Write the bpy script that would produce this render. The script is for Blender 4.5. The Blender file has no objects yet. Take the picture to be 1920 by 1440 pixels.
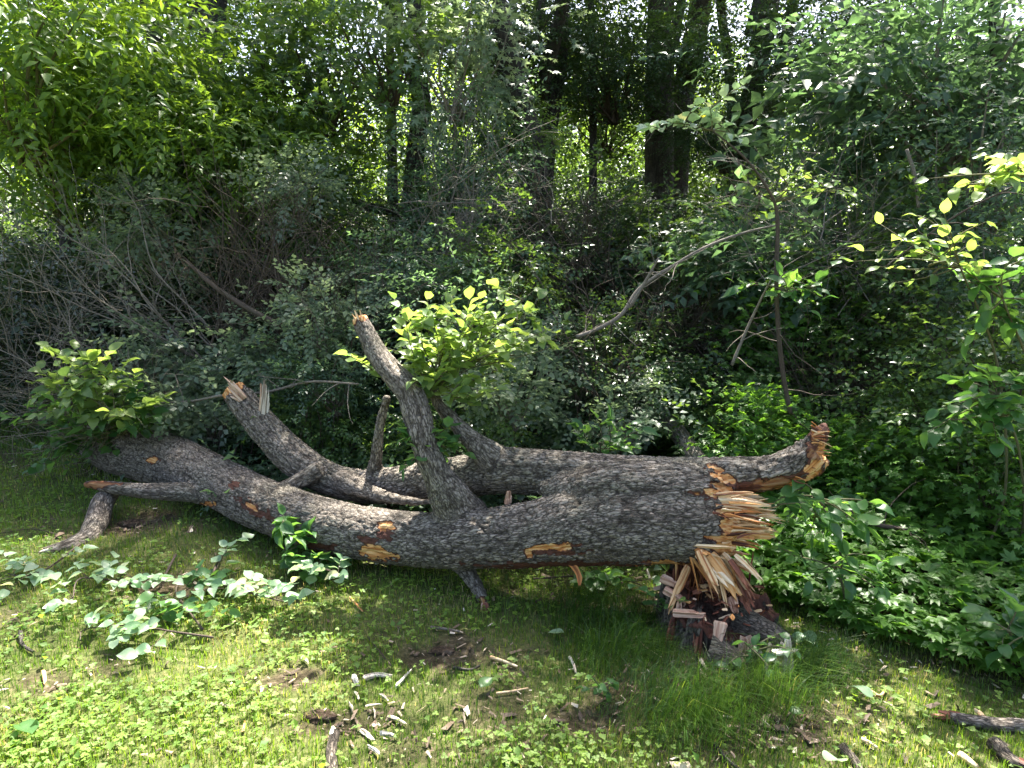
import bpy, math, random
import numpy as np
from mathutils import Vector, Matrix, Quaternion

# ------------------------------------------------------------------ camera, world, sun, exposure
S = bpy.context.scene
COL = S.collection
FPX, PITCH, CAMZ = 1321.0, math.radians(10.0), 1.6
cam_d = bpy.data.cameras.new('camera'); cam = bpy.data.objects.new('camera', cam_d); COL.objects.link(cam)
cam_d.sensor_width = 36; cam_d.lens = 36 * FPX / 1920; cam_d.clip_start = .05; cam_d.clip_end = 3000
cam.location = (0, 0, CAMZ); cam.rotation_euler = (math.pi / 2 - PITCH, 0, 0)
S.camera = cam
SUN_AZ, SUN_EL = math.radians(16), math.radians(61)
W = bpy.data.worlds.new('World'); S.world = W; W.use_nodes = True
nt = W.node_tree; nt.nodes.clear()
sky = nt.nodes.new('ShaderNodeTexSky'); sky.sky_type = 'NISHITA'; sky.sun_disc = False
sky.sun_elevation = SUN_EL; sky.sun_rotation = SUN_AZ; sky.air_density = 1.0; sky.dust_density = 4.0; sky.ozone_density = .7
bg = nt.nodes.new('ShaderNodeBackground'); bg.inputs[1].default_value = 0.088
wo = nt.nodes.new('ShaderNodeOutputWorld')
nt.links.new(sky.outputs[0], bg.inputs[0]); nt.links.new(bg.outputs[0], wo.inputs[0])
sd = bpy.data.lights.new('sun', 'SUN'); sd.energy = 5.0; sd.angle = math.radians(.55); sd.color = (1, .95, .86)
sun = bpy.data.objects.new('sun', sd); COL.objects.link(sun)
sdir = Vector((math.sin(SUN_AZ) * math.cos(SUN_EL), math.cos(SUN_AZ) * math.cos(SUN_EL), math.sin(SUN_EL)))
sun.rotation_euler = sdir.to_track_quat('Z', 'Y').to_euler(); sun.location = sdir * 60
S.view_settings.view_transform = 'Standard'; S.view_settings.look = 'None'
S.view_settings.gamma = 1; S.view_settings.use_curve_mapping = False
S.view_settings.exposure = 2.6
cy = S.cycles
cy.max_bounces = 7; cy.diffuse_bounces = 3; cy.glossy_bounces = 2; cy.transmission_bounces = 4; cy.transparent_max_bounces = 4
cy.caustics_reflective = False; cy.caustics_refractive = False
cy.use_denoising = True

rng = np.random.default_rng(7)
random.seed(7)

# ------------------------------------------------------------------ pixel rays (1920 x 1440 photograph) to places
def ray(px, py):
    u = (px - 960) / FPX; v = (720 - py) / FPX
    return np.array([u, math.cos(PITCH) + v * math.sin(PITCH), -math.sin(PITCH) + v * math.cos(PITCH)])
def P(px, py, d):                       # the point on that ray at distance d in front
    r = ray(px, py); t = d / r[1]
    return np.array([r[0] * t, d, CAMZ + r[2] * t])
def RM(px, d): return px / FPX * d      # pixels to metres at that distance

# ------------------------------------------------------------------ numpy noise
def _hash(ix, iy, iz, s):
    h = (ix.astype(np.int64) * 374761393 + iy.astype(np.int64) * 668265263 + iz.astype(np.int64) * 2147483647 + s * 974711) & 0xFFFFFFFF
    h = ((h ^ (h >> 13)) * 1274126177) & 0xFFFFFFFF
    h = ((h ^ (h >> 15)) * 2246822519) & 0xFFFFFFFF
    return ((h ^ (h >> 16)) & 0xFFFFFF) / float(0xFFFFFF)
def vnoise(p, s=0):
    i = np.floor(p).astype(np.int64); f = p - i; f = f * f * (3 - 2 * f)
    r = 0
    for a in (0, 1):
        for b in (0, 1):
            for c in (0, 1):
                w = (f[:, 0] if a else 1 - f[:, 0]) * (f[:, 1] if b else 1 - f[:, 1]) * (f[:, 2] if c else 1 - f[:, 2])
                r = r + w * _hash(i[:, 0] + a, i[:, 1] + b, i[:, 2] + c, s)
    return r
def fbm(p, s=0, o=4):
    r = 0; a = .5; t = 0
    for k in range(o):
        r = r + a * vnoise(p * 2 ** k, s + k); t += a; a *= .5
    return r / t
def voro(p, s=0):
    i = np.floor(p).astype(np.int64); f1 = np.full(len(p), 9.); f2 = np.full(len(p), 9.); cid = np.zeros(len(p))
    for a in (-1, 0, 1):
        for b in (-1, 0, 1):
            for c in (-1, 0, 1):
                jx, jy, jz = i[:, 0] + a, i[:, 1] + b, i[:, 2] + c
                d = np.sqrt((jx + _hash(jx, jy, jz, s) - p[:, 0]) ** 2 + (jy + _hash(jx, jy, jz, s + 1) - p[:, 1]) ** 2 + (jz + _hash(jx, jy, jz, s + 2) - p[:, 2]) ** 2)
                n = d < f1
                f2 = np.where(n, f1, np.minimum(f2, d)); cid = np.where(n, _hash(jx, jy, jz, s + 5), cid); f1 = np.where(n, d, f1)
    return f1, f2, cid
def sst(a, b, x): t = np.clip((x - a) / (b - a), 0, 1); return t * t * (3 - 2 * t)

# ------------------------------------------------------------------ meshes and objects
def mk_mesh(name, V, F, mat, attrs=None, smooth=True):
    V = np.asarray(V, np.float32); F = np.asarray(F, np.int32); k = F.shape[1]
    me = bpy.data.meshes.new(name)
    me.vertices.add(len(V)); me.vertices.foreach_set('co', V.ravel())
    me.loops.add(F.size); me.loops.foreach_set('vertex_index', F.ravel())
    me.polygons.add(len(F)); me.polygons.foreach_set('loop_start', np.arange(0, F.size, k, dtype=np.int32))
    me.polygons.foreach_set('loop_total', np.full(len(F), k, np.int32))
    me.polygons.foreach_set('use_smooth', np.full(len(F), smooth, bool))
    for n, a in (attrs or {}).items():
        a = np.asarray(a, np.float32)
        if a.ndim == 2:
            at = me.attributes.new(n, 'FLOAT_VECTOR', 'POINT'); at.data.foreach_set('vector', a.ravel())
        else:
            at = me.attributes.new(n, 'FLOAT', 'POINT'); at.data.foreach_set('value', a)
    me.update(calc_edges=True); me.materials.append(mat)
    return me
def tag(o, label=None, cat=None, group=None, kind=None):
    if label: o['label'] = label
    if cat: o['category'] = cat
    if group: o['group'] = group
    if kind: o['kind'] = kind
    return o
def link(name, me, parent=None, loc=None, rot=None, scale=None):
    o = bpy.data.objects.new(name, me); COL.objects.link(o)
    if parent is not None: o.parent = parent
    if loc is not None: o.location = loc
    if rot is not None: o.rotation_euler = rot
    if scale is not None: o.scale = (scale,) * 3 if np.isscalar(scale) else scale
    return o
def thing(name, loc, label, cat, group=None, rot=None):
    o = link(name, None, None, loc, rot); o.empty_display_size = .2
    return tag(o, label, cat, group)
class MB:                                # collects triangles and attributes into one mesh
    def __init__(s): s.V = []; s.F = []; s.A = {}; s.n = 0
    def add(s, V, F, **at):
        V = np.asarray(V); s.V.append(V); s.F.append(np.asarray(F) + s.n); s.n += len(V)
        for k, a in at.items(): s.A.setdefault(k, []).append(a if np.ndim(a) else np.full(len(V), a))
    def mesh(s, name, mat, smooth=True):
        return mk_mesh(name, np.concatenate(s.V), np.concatenate(s.F), mat, {k: np.concatenate(a) for k, a in s.A.items()}, smooth)

def crom(pts, rad, step):                # Catmull-Rom resampling of a path with radii
    pts = np.asarray(pts, float); rad = np.asarray(rad, float)
    p = np.vstack([2 * pts[0] - pts[1], pts, 2 * pts[-1] - pts[-2]])
    out = []; ro = []
    for i in range(len(pts) - 1):
        n = max(1, int(round(np.linalg.norm(pts[i + 1] - pts[i]) / step)))
        for t in np.arange(n) / n:
            a, b, c, d = p[i], p[i + 1], p[i + 2], p[i + 3]
            out.append(.5 * (2 * b + (c - a) * t + (2 * a - 5 * b + 4 * c - d) * t * t + (3 * b - a - 3 * c + d) * t ** 3))
            tt = t * t * (3 - 2 * t); ro.append(rad[i] * (1 - tt) + rad[i + 1] * tt)
    out.append(pts[-1]); ro.append(rad[-1])
    return np.array(out), np.array(ro)
def frames(c):
    T = np.gradient(c, axis=0); T /= np.linalg.norm(T, axis=1)[:, None] + 1e-9
    n = np.cross(T[0], [0, 0, 1.]);
    if np.linalg.norm(n) < .1: n = np.cross(T[0], [1., 0, 0])
    n /= np.linalg.norm(n); N = [n]
    for i in range(1, len(c)):
        n = n - T[i] * np.dot(n, T[i]); n /= np.linalg.norm(n) + 1e-9; N.append(n)
    N = np.array(N); B = np.cross(T, N)
    return T, N, B
def tube(pts, rad, seg=8, step=.05, s0=0., rough=0., seed=0, cap=True):
    c, r = crom(pts, rad, step); T, N, B = frames(c)
    s = s0 + np.concatenate([[0], np.cumsum(np.linalg.norm(np.diff(c, axis=0), axis=1))])
    th = np.arange(seg) * 2 * math.pi / seg
    D = N[:, None, :] * np.cos(th)[None, :, None] + B[:, None, :] * np.sin(th)[None, :, None]
    rr = np.repeat(r[:, None], seg, 1)
    bc = np.stack([rr * np.cos(th), rr * np.sin(th), np.repeat(s[:, None], seg, 1)], 2).reshape(-1, 3)
    if rough: rr = rr * (1 + rough * (fbm(bc * [14, 14, 5] + seed * 3.1, seed, 3).reshape(rr.shape) - .5) * 2)
    V = (c[:, None, :] + D * rr[:, :, None]).reshape(-1, 3)
    n = len(c); i = np.arange(n - 1)[:, None] * seg; j = np.arange(seg)[None, :]; k = (j + 1) % seg
    a, b, cc, d = i + j, i + k, i + seg + k, i + seg + j
    F = np.concatenate([np.stack([a, b, cc], 2).reshape(-1, 3), np.stack([a, cc, d], 2).reshape(-1, 3)])
    if cap:
        V = np.vstack([V, c[0], c[-1]]); bc = np.vstack([bc, [0, 0, s[0]], [0, 0, s[-1]]]); m = n * seg; jj = np.arange(seg); kk = (jj + 1) % seg
        F = np.concatenate([F, np.stack([np.full(seg, m), kk, jj], 1), np.stack([np.full(seg, m + 1), (n - 1) * seg + jj, (n - 1) * seg + kk], 1)])
    return V, F, bc
def wander(start, direction, length, n=6, wig=.18, grav=0., rs=None):
    rs = rs or random; p = np.array(start, float); d = np.array(direction, float); d /= np.linalg.norm(d); out = [p.copy()]
    for i in range(n):
        d = d + np.array([rs.uniform(-wig, wig), rs.uniform(-wig, wig), rs.uniform(-wig, wig) - grav]); d /= np.linalg.norm(d)
        p = p + d * length / n; out.append(p.copy())
    return out

# ------------------------------------------------------------------ materials
def newmat(name):
    m = bpy.data.materials.new(name); m.use_nodes = True; n = m.node_tree.nodes; n.clear()
    return m, n, m.node_tree.links
def ramp(n, stops, interp='LINEAR'):
    r = n.new('ShaderNodeValToRGB'); r.color_ramp.interpolation = interp; e = r.color_ramp.elements
    while len(e) < len(stops): e.new(.5)
    for q, (p, c) in zip(e, stops): q.position = p; q.color = (*c, 1)
    return r
def mixc(n, l, f, a, b, mode='MIX'):
    m = n.new('ShaderNodeMix'); m.data_type = 'RGBA'; m.blend_type = mode
    for sock, v in ((m.inputs[0], f), (m.inputs[6], a), (m.inputs[7], b)):
        if isinstance(v, (int, float)): sock.default_value = v
        elif isinstance(v, tuple): sock.default_value = (*v, 1)
        else: l.new(v, sock)
    return m.outputs[2]
def math_(n, l, op, a, b=0., c=None):
    m = n.new('ShaderNodeMath'); m.operation = op
    for k, v in enumerate((a, b) if c is None else (a, b, c)):
        if isinstance(v, (int, float)): m.inputs[k].default_value = v
        else: l.new(v, m.inputs[k])
    return m.outputs[0]
def leafmat(name, c1, c2, trans, back=None, single=False, rough=.42, tw=.45, odd=None):
    m, n, l = newmat(name)
    oi = n.new('ShaderNodeObjectInfo')
    if single: f = oi.outputs['Random']
    else:
        at = n.new('ShaderNodeAttribute'); at.attribute_name = 'tint'
        f = math_(n, l, 'MULTIPLY_ADD', at.outputs['Fac'], .8, math_(n, l, 'MULTIPLY', oi.outputs['Random'], .2))
    stops = [(0., c1), (.9, c2)]
    if odd: stops += [(.965, c2), (.99, odd)]
    r = ramp(n, stops); l.new(f, r.inputs[0]); col = r.outputs[0]
    tc = mixc(n, l, 1.0, col, trans, 'MULTIPLY')
    ge = n.new('ShaderNodeNewGeometry')
    if back: col = mixc(n, l, math_(n, l, 'MULTIPLY', ge.outputs['Backfacing'], .8), col, back)
    else: col = mixc(n, l, math_(n, l, 'MULTIPLY', ge.outputs['Backfacing'], .35), col, (.13, .2, .1))
    p = n.new('ShaderNodeBsdfPrincipled'); l.new(col, p.inputs['Base Color']); p.inputs['Roughness'].default_value = rough
    p.inputs['Specular IOR Level'].default_value = .45
    t = n.new('ShaderNodeBsdfTranslucent'); l.new(tc, t.inputs[0])
    mx = n.new('ShaderNodeMixShader'); mx.inputs[0].default_value = tw; l.new(p.outputs[0], mx.inputs[1]); l.new(t.outputs[0], mx.inputs[2])
    o = n.new('ShaderNodeOutputMaterial'); l.new(mx.outputs[0], o.inputs[0])
    return m
TG = (3.6, 3.1, 1.3)
L_DARK = leafmat('leaf_dark', (.012, .028, .01), (.045, .09, .028), TG, tw=.28, rough=.28)  # greens lowered so the shade of the thicket hollows sits in the colour
L_SHADED = leafmat('leaf_deep', (.008, .018, .007), (.028, .055, .018), (3., 2.6, 1.2), tw=.2, rough=.35)  # near-black leaf colour standing in for the shade deep in the thicket
L_MID = leafmat('leaf_mid', (.02, .05, .014), (.09, .16, .045), TG, tw=.38, rough=.3, odd=(.3, .28, .04))
L_LIME = leafmat('leaf_lime', (.035, .085, .015), (.13, .21, .035), (4.2, 3.6, 1.5), odd=(.4, .36, .03))
L_BLUE = leafmat('leaf_blue', (.022, .05, .028), (.09, .15, .085), (3.0, 3.0, 1.6), back=(.2, .27, .2), rough=.38)
L_SILV = leafmat('leaf_silver', (.035, .065, .035), (.18, .24, .15), (2.4, 2.3, 1.5), back=(.34, .4, .33), rough=.4)
O_LIME = leafmat('leaf_sunny', (.08, .14, .045), (.19, .26, .075), (2.8, 2.7, 1.4), back=(.2, .27, .12), single=True)
O_PALE = leafmat('leaf_pale', (.1, .19, .09), (.27, .36, .23), (2.6, 2.6, 1.8), back=(.38, .44, .35), single=True, tw=.3, odd=(.42, .4, .2))
O_BROAD = leafmat('leaf_broad', (.03, .09, .03), (.08, .17, .05), TG, back=(.14, .22, .13), single=True)
L_CLOV = leafmat('leaf_clover', (.05, .12, .02), (.17, .26, .035), (3.0, 2.8, 1.5), tw=.4, odd=(.42, .4, .06), rough=.6)
L_CREEP = leafmat('leaf_creeper', (.03, .085, .015), (.11, .22, .04), (3.6, 3.4, 1.3), tw=.38)

def barkmat(name, plate1, plate2, crack, scale=1., wood=True, lichen=.3, bump=1., red=.25):
    m, n, l = newmat(name)
    at = n.new('ShaderNodeAttribute'); at.attribute_name = 'bc'
    mp = n.new('ShaderNodeMapping'); mp.inputs['Scale'].default_value = (scale, scale, scale * .27); l.new(at.outputs['Vector'], mp.inputs[0])
    nz = n.new('ShaderNodeTexNoise'); nz.inputs['Scale'].default_value = 20; nz.inputs['Detail'].default_value = 8; nz.inputs['Roughness'].default_value = .65; l.new(mp.outputs[0], nz.inputs[0])
    wv = n.new('ShaderNodeVectorMath'); wv.operation = 'MULTIPLY_ADD'; wv.inputs[1].default_value = (.05,) * 3
    l.new(nz.outputs['Color'], wv.inputs[0]); l.new(mp.outputs[0], wv.inputs[2])
    vo = n.new('ShaderNodeTexVoronoi'); vo.feature = 'DISTANCE_TO_EDGE'; vo.inputs['Scale'].default_value = 92; l.new(wv.outputs[0], vo.inputs[0])
    vc = n.new('ShaderNodeTexVoronoi'); vc.inputs['Scale'].default_value = 92; l.new(wv.outputs[0], vc.inputs[0])
    big = n.new('ShaderNodeTexNoise'); big.inputs['Scale'].default_value = 5; big.inputs['Detail'].default_value = 4; l.new(at.outputs['Vector'], big.inputs[0])
    base = mixc(n, l, nz.outputs['Fac'], plate1, plate2)
    sep = n.new('ShaderNodeSeparateColor'); l.new(vc.outputs['Color'], sep.inputs[0])
    base = mixc(n, l, math_(n, l, 'MULTIPLY', sep.outputs[0], .12), base, tuple(min(1, 1.5 * x) for x in plate2))
    rb = ramp(n, [(.5, (0, 0, 0)), (.72, (1, 1, 1))]); l.new(big.outputs['Fac'], rb.inputs[0])
    base = mixc(n, l, math_(n, l, 'MULTIPLY', rb.outputs[0], lichen), base, (.1, .13, .07))
    rb2 = ramp(n, [(.28, (1, 1, 1)), (.45, (0, 0, 0))]); l.new(big.outputs['Fac'], rb2.inputs[0])
    base = mixc(n, l, math_(n, l, 'MULTIPLY', rb2.outputs[0], red), base, (.12, .06, .035))
    rc = ramp(n, [(.0, (0, 0, 0)), (.05, (.25, .25, .25)), (.16, (1, 1, 1))]); 
    nf = n.new('ShaderNodeTexNoise'); nf.inputs['Scale'].default_value = 75; nf.inputs['Detail'].default_value = 6; nf.inputs['Roughness'].default_value = .7; l.new(mp.outputs[0], nf.inputs[0])
    l.new(math_(n, l, 'ADD', vo.outputs['Distance'], math_(n, l, 'MULTIPLY_ADD', nf.outputs['Fac'], .42, -.19)), rc.inputs[0])
    base = mixc(n, l, rc.outputs[0], mixc(n, l, .75, base, crack), base)
    mf = n.new('ShaderNodeMapping'); mf.inputs['Scale'].default_value = (scale * 60, scale * 60, scale * 9); l.new(wv.outputs[0], mf.inputs[0])
    fu = n.new('ShaderNodeTexNoise'); fu.inputs['Scale'].default_value = 1; fu.inputs['Detail'].default_value = 5; l.new(mf.outputs[0], fu.inputs[0])
    fr = ramp(n, [(.36, (0, 0, 0)), (.46, (1, 1, 1))]); l.new(fu.outputs['Fac'], fr.inputs[0])
    base = mixc(n, l, fr.outputs[0], mixc(n, l, .6, base, crack), base)
    ca = n.new('ShaderNodeAttribute'); ca.attribute_name = 'crack'
    base = mixc(n, l, ca.outputs['Fac'], base, crack)
    p = n.new('ShaderNodeBsdfPrincipled'); p.inputs['Roughness'].default_value = .8; p.inputs['Specular IOR Level'].default_value = .3
    h = math_(n, l, 'MULTIPLY_ADD', rc.outputs[0], .8, math_(n, l, 'MULTIPLY_ADD', nz.outputs['Fac'], .9, math_(n, l, 'MULTIPLY_ADD', sep.outputs[1], .3, math_(n, l, 'MULTIPLY', nf.outputs['Fac'], .5))))
    h = math_(n, l, 'MULTIPLY_ADD', fr.outputs[0], .5, h)
    if wood:
        wa = n.new('ShaderNodeAttribute'); wa.attribute_name = 'wood'
        ms = n.new('ShaderNodeMapping'); ms.inputs['Scale'].default_value = (90, 90, 5); l.new(at.outputs['Vector'], ms.inputs[0])
        st = n.new('ShaderNodeTexNoise'); st.inputs['Scale'].default_value = 1; st.inputs['Detail'].default_value = 5; l.new(ms.outputs[0], st.inputs[0])
        wc = ramp(n, [(.3, (.2, .06, .02)), (.45, (.5, .21, .065)), (.58, (.62, .36, .15)), (.7, (.7, .5, .28))]); l.new(st.outputs['Fac'], wc.inputs[0])
        rr = ramp(n, [(0., (0, 0, 0)), (.18, (0, 0, 0)), (.3, (1, 1, 1)), (1, (1, 1, 1))]); l.new(wa.outputs['Fac'], rr.inputs[0])
        base = mixc(n, l, rr.outputs[0], base, mixc(n, l, st.outputs['Fac'], (.025, .009, .006), (.13, .05, .03)))
        rr2 = ramp(n, [(.5, (0, 0, 0)), (.68, (1, 1, 1))]); l.new(wa.outputs['Fac'], rr2.inputs[0])
        base = mixc(n, l, rr2.outputs[0], base, wc.outputs[0])
        hm = n.new('ShaderNodeMix'); l.new(rr.outputs[0], hm.inputs[0]); l.new(h, hm.inputs[2]); l.new(st.outputs['Fac'], hm.inputs[3]); h = hm.outputs[0]
    bu = n.new('ShaderNodeBump'); bu.inputs['Strength'].default_value = bump; bu.inputs['Distance'].default_value = .009; l.new(h, bu.inputs['Height'])
    l.new(base, p.inputs['Base Color']); l.new(bu.outputs[0], p.inputs['Normal'])
    o = n.new('ShaderNodeOutputMaterial'); l.new(p.outputs[0], o.inputs[0])
    return m
BARK = barkmat('bark_grey', (.18, .152, .122), (.345, .3, .25), (.045, .033, .024))
BARK_DK = barkmat('bark_dark', (.05, .042, .034), (.12, .105, .09), (.015, .012, .01), scale=.8, wood=False)
BARK_MD = barkmat('bark_stump', (.08, .066, .05), (.21, .175, .135), (.02, .014, .01), lichen=.4)
TWIG = barkmat('twig_grey', (.14, .115, .09), (.3, .26, .21), (.06, .05, .04), scale=2, wood=False, bump=.3)
TWIG_DK = barkmat('twig_brown', (.045, .034, .024), (.12, .09, .066), (.03, .02, .015), scale=2, wood=False, bump=.3)
TWIG_GN = barkmat('twig_green', (.1, .11, .05), (.17, .15, .08), (.05, .04, .02), scale=2, wood=False, bump=.2)

def woodmat(name, stops, fs=80, rough=.65):
    m, n, l = newmat(name)
    at = n.new('ShaderNodeAttribute'); at.attribute_name = 'bc'; oi = n.new('ShaderNodeObjectInfo')
    ms = n.new('ShaderNodeMapping'); ms.inputs['Scale'].default_value = (fs, fs, 4); l.new(at.outputs['Vector'], ms.inputs[0])
    ad = n.new('ShaderNodeVectorMath'); l.new(ms.outputs[0], ad.inputs[0])
    sc = n.new('ShaderNodeVectorMath'); sc.operation = 'SCALE'; l.new(oi.outputs['Location'], sc.inputs[0]); sc.inputs['Scale'].default_value = 37; l.new(sc.outputs[0], ad.inputs[1])
    st = n.new('ShaderNodeTexNoise'); st.inputs['Scale'].default_value = 1; st.inputs['Detail'].default_value = 6; l.new(ad.outputs[0], st.inputs[0])
    fac = math_(n, l, 'ADD', st.outputs['Fac'], math_(n, l, 'MULTIPLY_ADD', oi.outputs['Random'], .24, -.12))
    r = ramp(n, stops); l.new(fac, r.inputs[0])
    p = n.new('ShaderNodeBsdfPrincipled'); p.inputs['Roughness'].default_value = rough; p.inputs['Specular IOR Level'].default_value = .3
    bu = n.new('ShaderNodeBump'); bu.inputs['Strength'].default_value = .7; bu.inputs['Distance'].default_value = .004; l.new(st.outputs['Fac'], bu.inputs['Height'])
    l.new(r.outputs[0], p.inputs['Base Color']); l.new(bu.outputs[0], p.inputs['Normal'])
    o = n.new('ShaderNodeOutputMaterial'); l.new(p.outputs[0], o.inputs[0])
    return m
WOOD_TAN = woodmat('wood_tan', [(.3, (.28, .1, .035)), (.42, (.55, .33, .15)), (.55, (.68, .49, .29)), (.72, (.76, .62, .43))])
WOOD_ORG = woodmat('wood_orange', [(.3, (.16, .045, .015)), (.45, (.48, .18, .05)), (.6, (.62, .33, .12)), (.75, (.68, .45, .24))])
WOOD_RED = woodmat('wood_red_rot', [(.3, (.04, .012, .008)), (.47, (.14, .045, .025)), (.6, (.27, .1, .055)), (.75, (.42, .24, .15))], fs=60)
WOOD_PINK = woodmat('wood_pink', [(.3, (.14, .06, .035)), (.45, (.36, .21, .14)), (.6, (.52, .36, .25)), (.75, (.64, .5, .38))])
WOOD_WHITE = woodmat('wood_bleached', [(.3, (.16, .12, .08)), (.42, (.42, .35, .27)), (.56, (.64, .58, .49)), (.75, (.75, .7, .62))], fs=50)

def groundmat():
    m, n, l = newmat('soil_and_turf')
    at = n.new('ShaderNodeAttribute'); at.attribute_name = 'soil'
    tc = n.new('ShaderNodeTexCoord')
    n1 = n.new('ShaderNodeTexNoise'); n1.inputs['Scale'].default_value = 40; n1.inputs['Detail'].default_value = 8; l.new(tc.outputs['Object'], n1.inputs[0])
    n2 = n.new('ShaderNodeTexNoise'); n2.inputs['Scale'].default_value = 1.7; n2.inputs['Detail'].default_value = 5; l.new(tc.outputs['Object'], n2.inputs[0])
    g = ramp(n, [(.3, (.03, .045, .012)), (.55, (.07, .095, .025)), (.75, (.15, .13, .06))]); l.new(n1.outputs['Fac'], g.inputs[0])
    g2 = mixc(n, l, math_(n, l, 'MULTIPLY', n2.outputs['Fac'], .5), g.outputs[0], (.12, .1, .05))
    s = ramp(n, [(.3, (.02, .014, .009)), (.55, (.06, .042, .028)), (.72, (.13, .1, .075)), (.8, (.3, .25, .19))]); l.new(n1.outputs['Fac'], s.inputs[0])
    c = mixc(n, l, at.outputs['Fac'], g2, s.outputs[0])
    p = n.new('ShaderNodeBsdfPrincipled'); p.inputs['Roughness'].default_value = .95; p.inputs['Specular IOR Level'].default_value = .1
    bu = n.new('ShaderNodeBump'); bu.inputs['Strength'].default_value = .8; bu.inputs['Distance'].default_value = .03; l.new(n1.outputs['Fac'], bu.inputs['Height'])
    l.new(c, p.inputs['Base Color']); l.new(bu.outputs[0], p.inputs['Normal'])
    o = n.new('ShaderNodeOutputMaterial'); l.new(p.outputs[0], o.inputs[0])
    return m
def grassmat():
    m, n, l = newmat('grass_blades')
    at = n.new('ShaderNodeAttribute'); at.attribute_name = 'tint'
    r = ramp(n, [(0., (.03, .08, .013)), (.5, (.1, .185, .018)), (.8, (.19, .25, .03)), (.9, (.3, .26, .13)), (1., (.42, .35, .2))]); l.new(at.outputs['Fac'], r.inputs[0])
    p = n.new('ShaderNodeBsdfPrincipled'); p.inputs['Roughness'].default_value = .45; l.new(r.outputs[0], p.inputs['Base Color'])
    t = n.new('ShaderNodeBsdfTranslucent'); l.new(mixc(n, l, 1., r.outputs[0], (2.4, 2.2, 1.3), 'MULTIPLY'), t.inputs[0])
    mx = n.new('ShaderNodeMixShader'); mx.inputs[0].default_value = .4; l.new(p.outputs[0], mx.inputs[1]); l.new(t.outputs[0], mx.inputs[2])
    o = n.new('ShaderNodeOutputMaterial'); l.new(mx.outputs[0], o.inputs[0])
    return m
GROUND, GRASS = groundmat(), grassmat()
def littermat():
    m, n, l = newmat('litter')
    at = n.new('ShaderNodeAttribute'); at.attribute_name = 'tint'
    r = ramp(n, [(0., (.05, .032, .02)), (.4, (.13, .085, .05)), (.7, (.3, .22, .15)), (.9, (.5, .42, .32)), (1., (.62, .56, .46))]); l.new(at.outputs['Fac'], r.inputs[0])
    p = n.new('ShaderNodeBsdfPrincipled'); p.inputs['Roughness'].default_value = .75; l.new(r.outputs[0], p.inputs['Base Color'])
    o = n.new('ShaderNodeOutputMaterial'); l.new(p.outputs[0], o.inputs[0])
    return m
LITTER = littermat()

# ------------------------------------------------------------------ ground
def g_xy(px, py):
    r = ray(px, py); t = CAMZ / -r[2]; return r[0] * t, r[1] * t
DIRT = [(*g_xy(820, 1225), .26, .12), (*g_xy(640, 1350), .2, .07), (*g_xy(240, 985), .35, .2), (*g_xy(1140, 1350), .22, .12), (*g_xy(330, 1100), .2, .15),
        (*g_xy(1480, 1360), .3, .12), (*g_xy(40, 1290), .16, .07), (*g_xy(540, 1265), .12, .06), (*g_xy(1200, 1130), .3, .1), (*g_xy(1350, 1290), .28, .12)]
def lawn_edge(x): return np.interp(x, [-6, -3.6, -2.6, -1.2, .4, 1.15], [7.2, 6.3, 4.9, 4.2, 3.75, 3.35])
def cover_x(y): return 1.18 + (3.3 - y) * .84
def soil_at(x, y):
    p = np.stack([x, y, np.zeros_like(x)], 1)
    s = sst(-.15, .35, y - lawn_edge(x) + (fbm(p * 2.2, 3) - .5) * .9)
    s = np.maximum(s, sst(-.1, .2, x - cover_x(y) + (fbm(p * 3, 4) - .5) * .3))
    for (a, b, ra, rb) in DIRT:
        d = np.sqrt(((x - a) / ra) ** 2 + ((y - b) / rb) ** 2)
        s = np.maximum(s, sst(1.5, .2, d + (fbm(p * 7, 5) - .5) * 3.2) * .85)
    s = np.maximum(s, sst(.6, .75, fbm(p * 3.1 + 9, 8)) * .5)
    far = sst(15, 19, y)
    return s * (1 - far)
def gh(x, y):
    p = np.stack([x, y, np.zeros_like(x)], 1)
    near = sst(0, 1.5, y)
    z = (fbm(p * .9, 11) - .5) * .12 + (fbm(p * 5, 12, 3) - .5) * .035
    for (a, b, ra, rb) in DIRT[:5]:
        z = z - .02 * sst(1.2, .3, np.sqrt(((x - a) / ra) ** 2 + ((y - b) / rb) ** 2))
    z = z + .25 * sst(5.5, 9, y) * fbm(p * .4, 13)
    return z
def gz(x, y): return float(gh(np.array([float(x)]), np.array([float(y)]))[0])
def G(px, py, dz=0.):
    x, y = g_xy(px, py)
    for _ in range(3):
        z = gz(x, y) + dz; r = ray(px, py); t = (CAMZ - z) / -r[2]; x, y = r[0] * t, r[1] * t
    return np.array([x, y, z])
def build_ground():
    xs = np.concatenate([-np.geomspace(900, 7.2, 26), np.arange(-7, 5.01, .035), np.geomspace(5.3, 900, 26)])
    ys = np.concatenate([-np.geomspace(400, 1, 10), np.arange(-.8, 8, .035), np.geomspace(8.2, 1500, 50)])
    X, Y = np.meshgrid(xs, ys); x, y = X.ravel(), Y.ravel(); z = gh(x, y) * (1 - sst(30, 60, np.hypot(x, y)))
    nx, ny = len(xs), len(ys); i = np.arange(ny - 1)[:, None] * nx + np.arange(nx - 1)[None, :]; i = i.ravel()
    F = np.stack([i, i + 1, i + nx + 1, i + nx], 1)
    tag(link('ground', mk_mesh('ground', np.stack([x, y, z], 1), F, GROUND, {'soil': soil_at(x, y)})), 'uneven lawn and dark forest soil under the whole scene', kind='structure')
build_ground()

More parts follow.
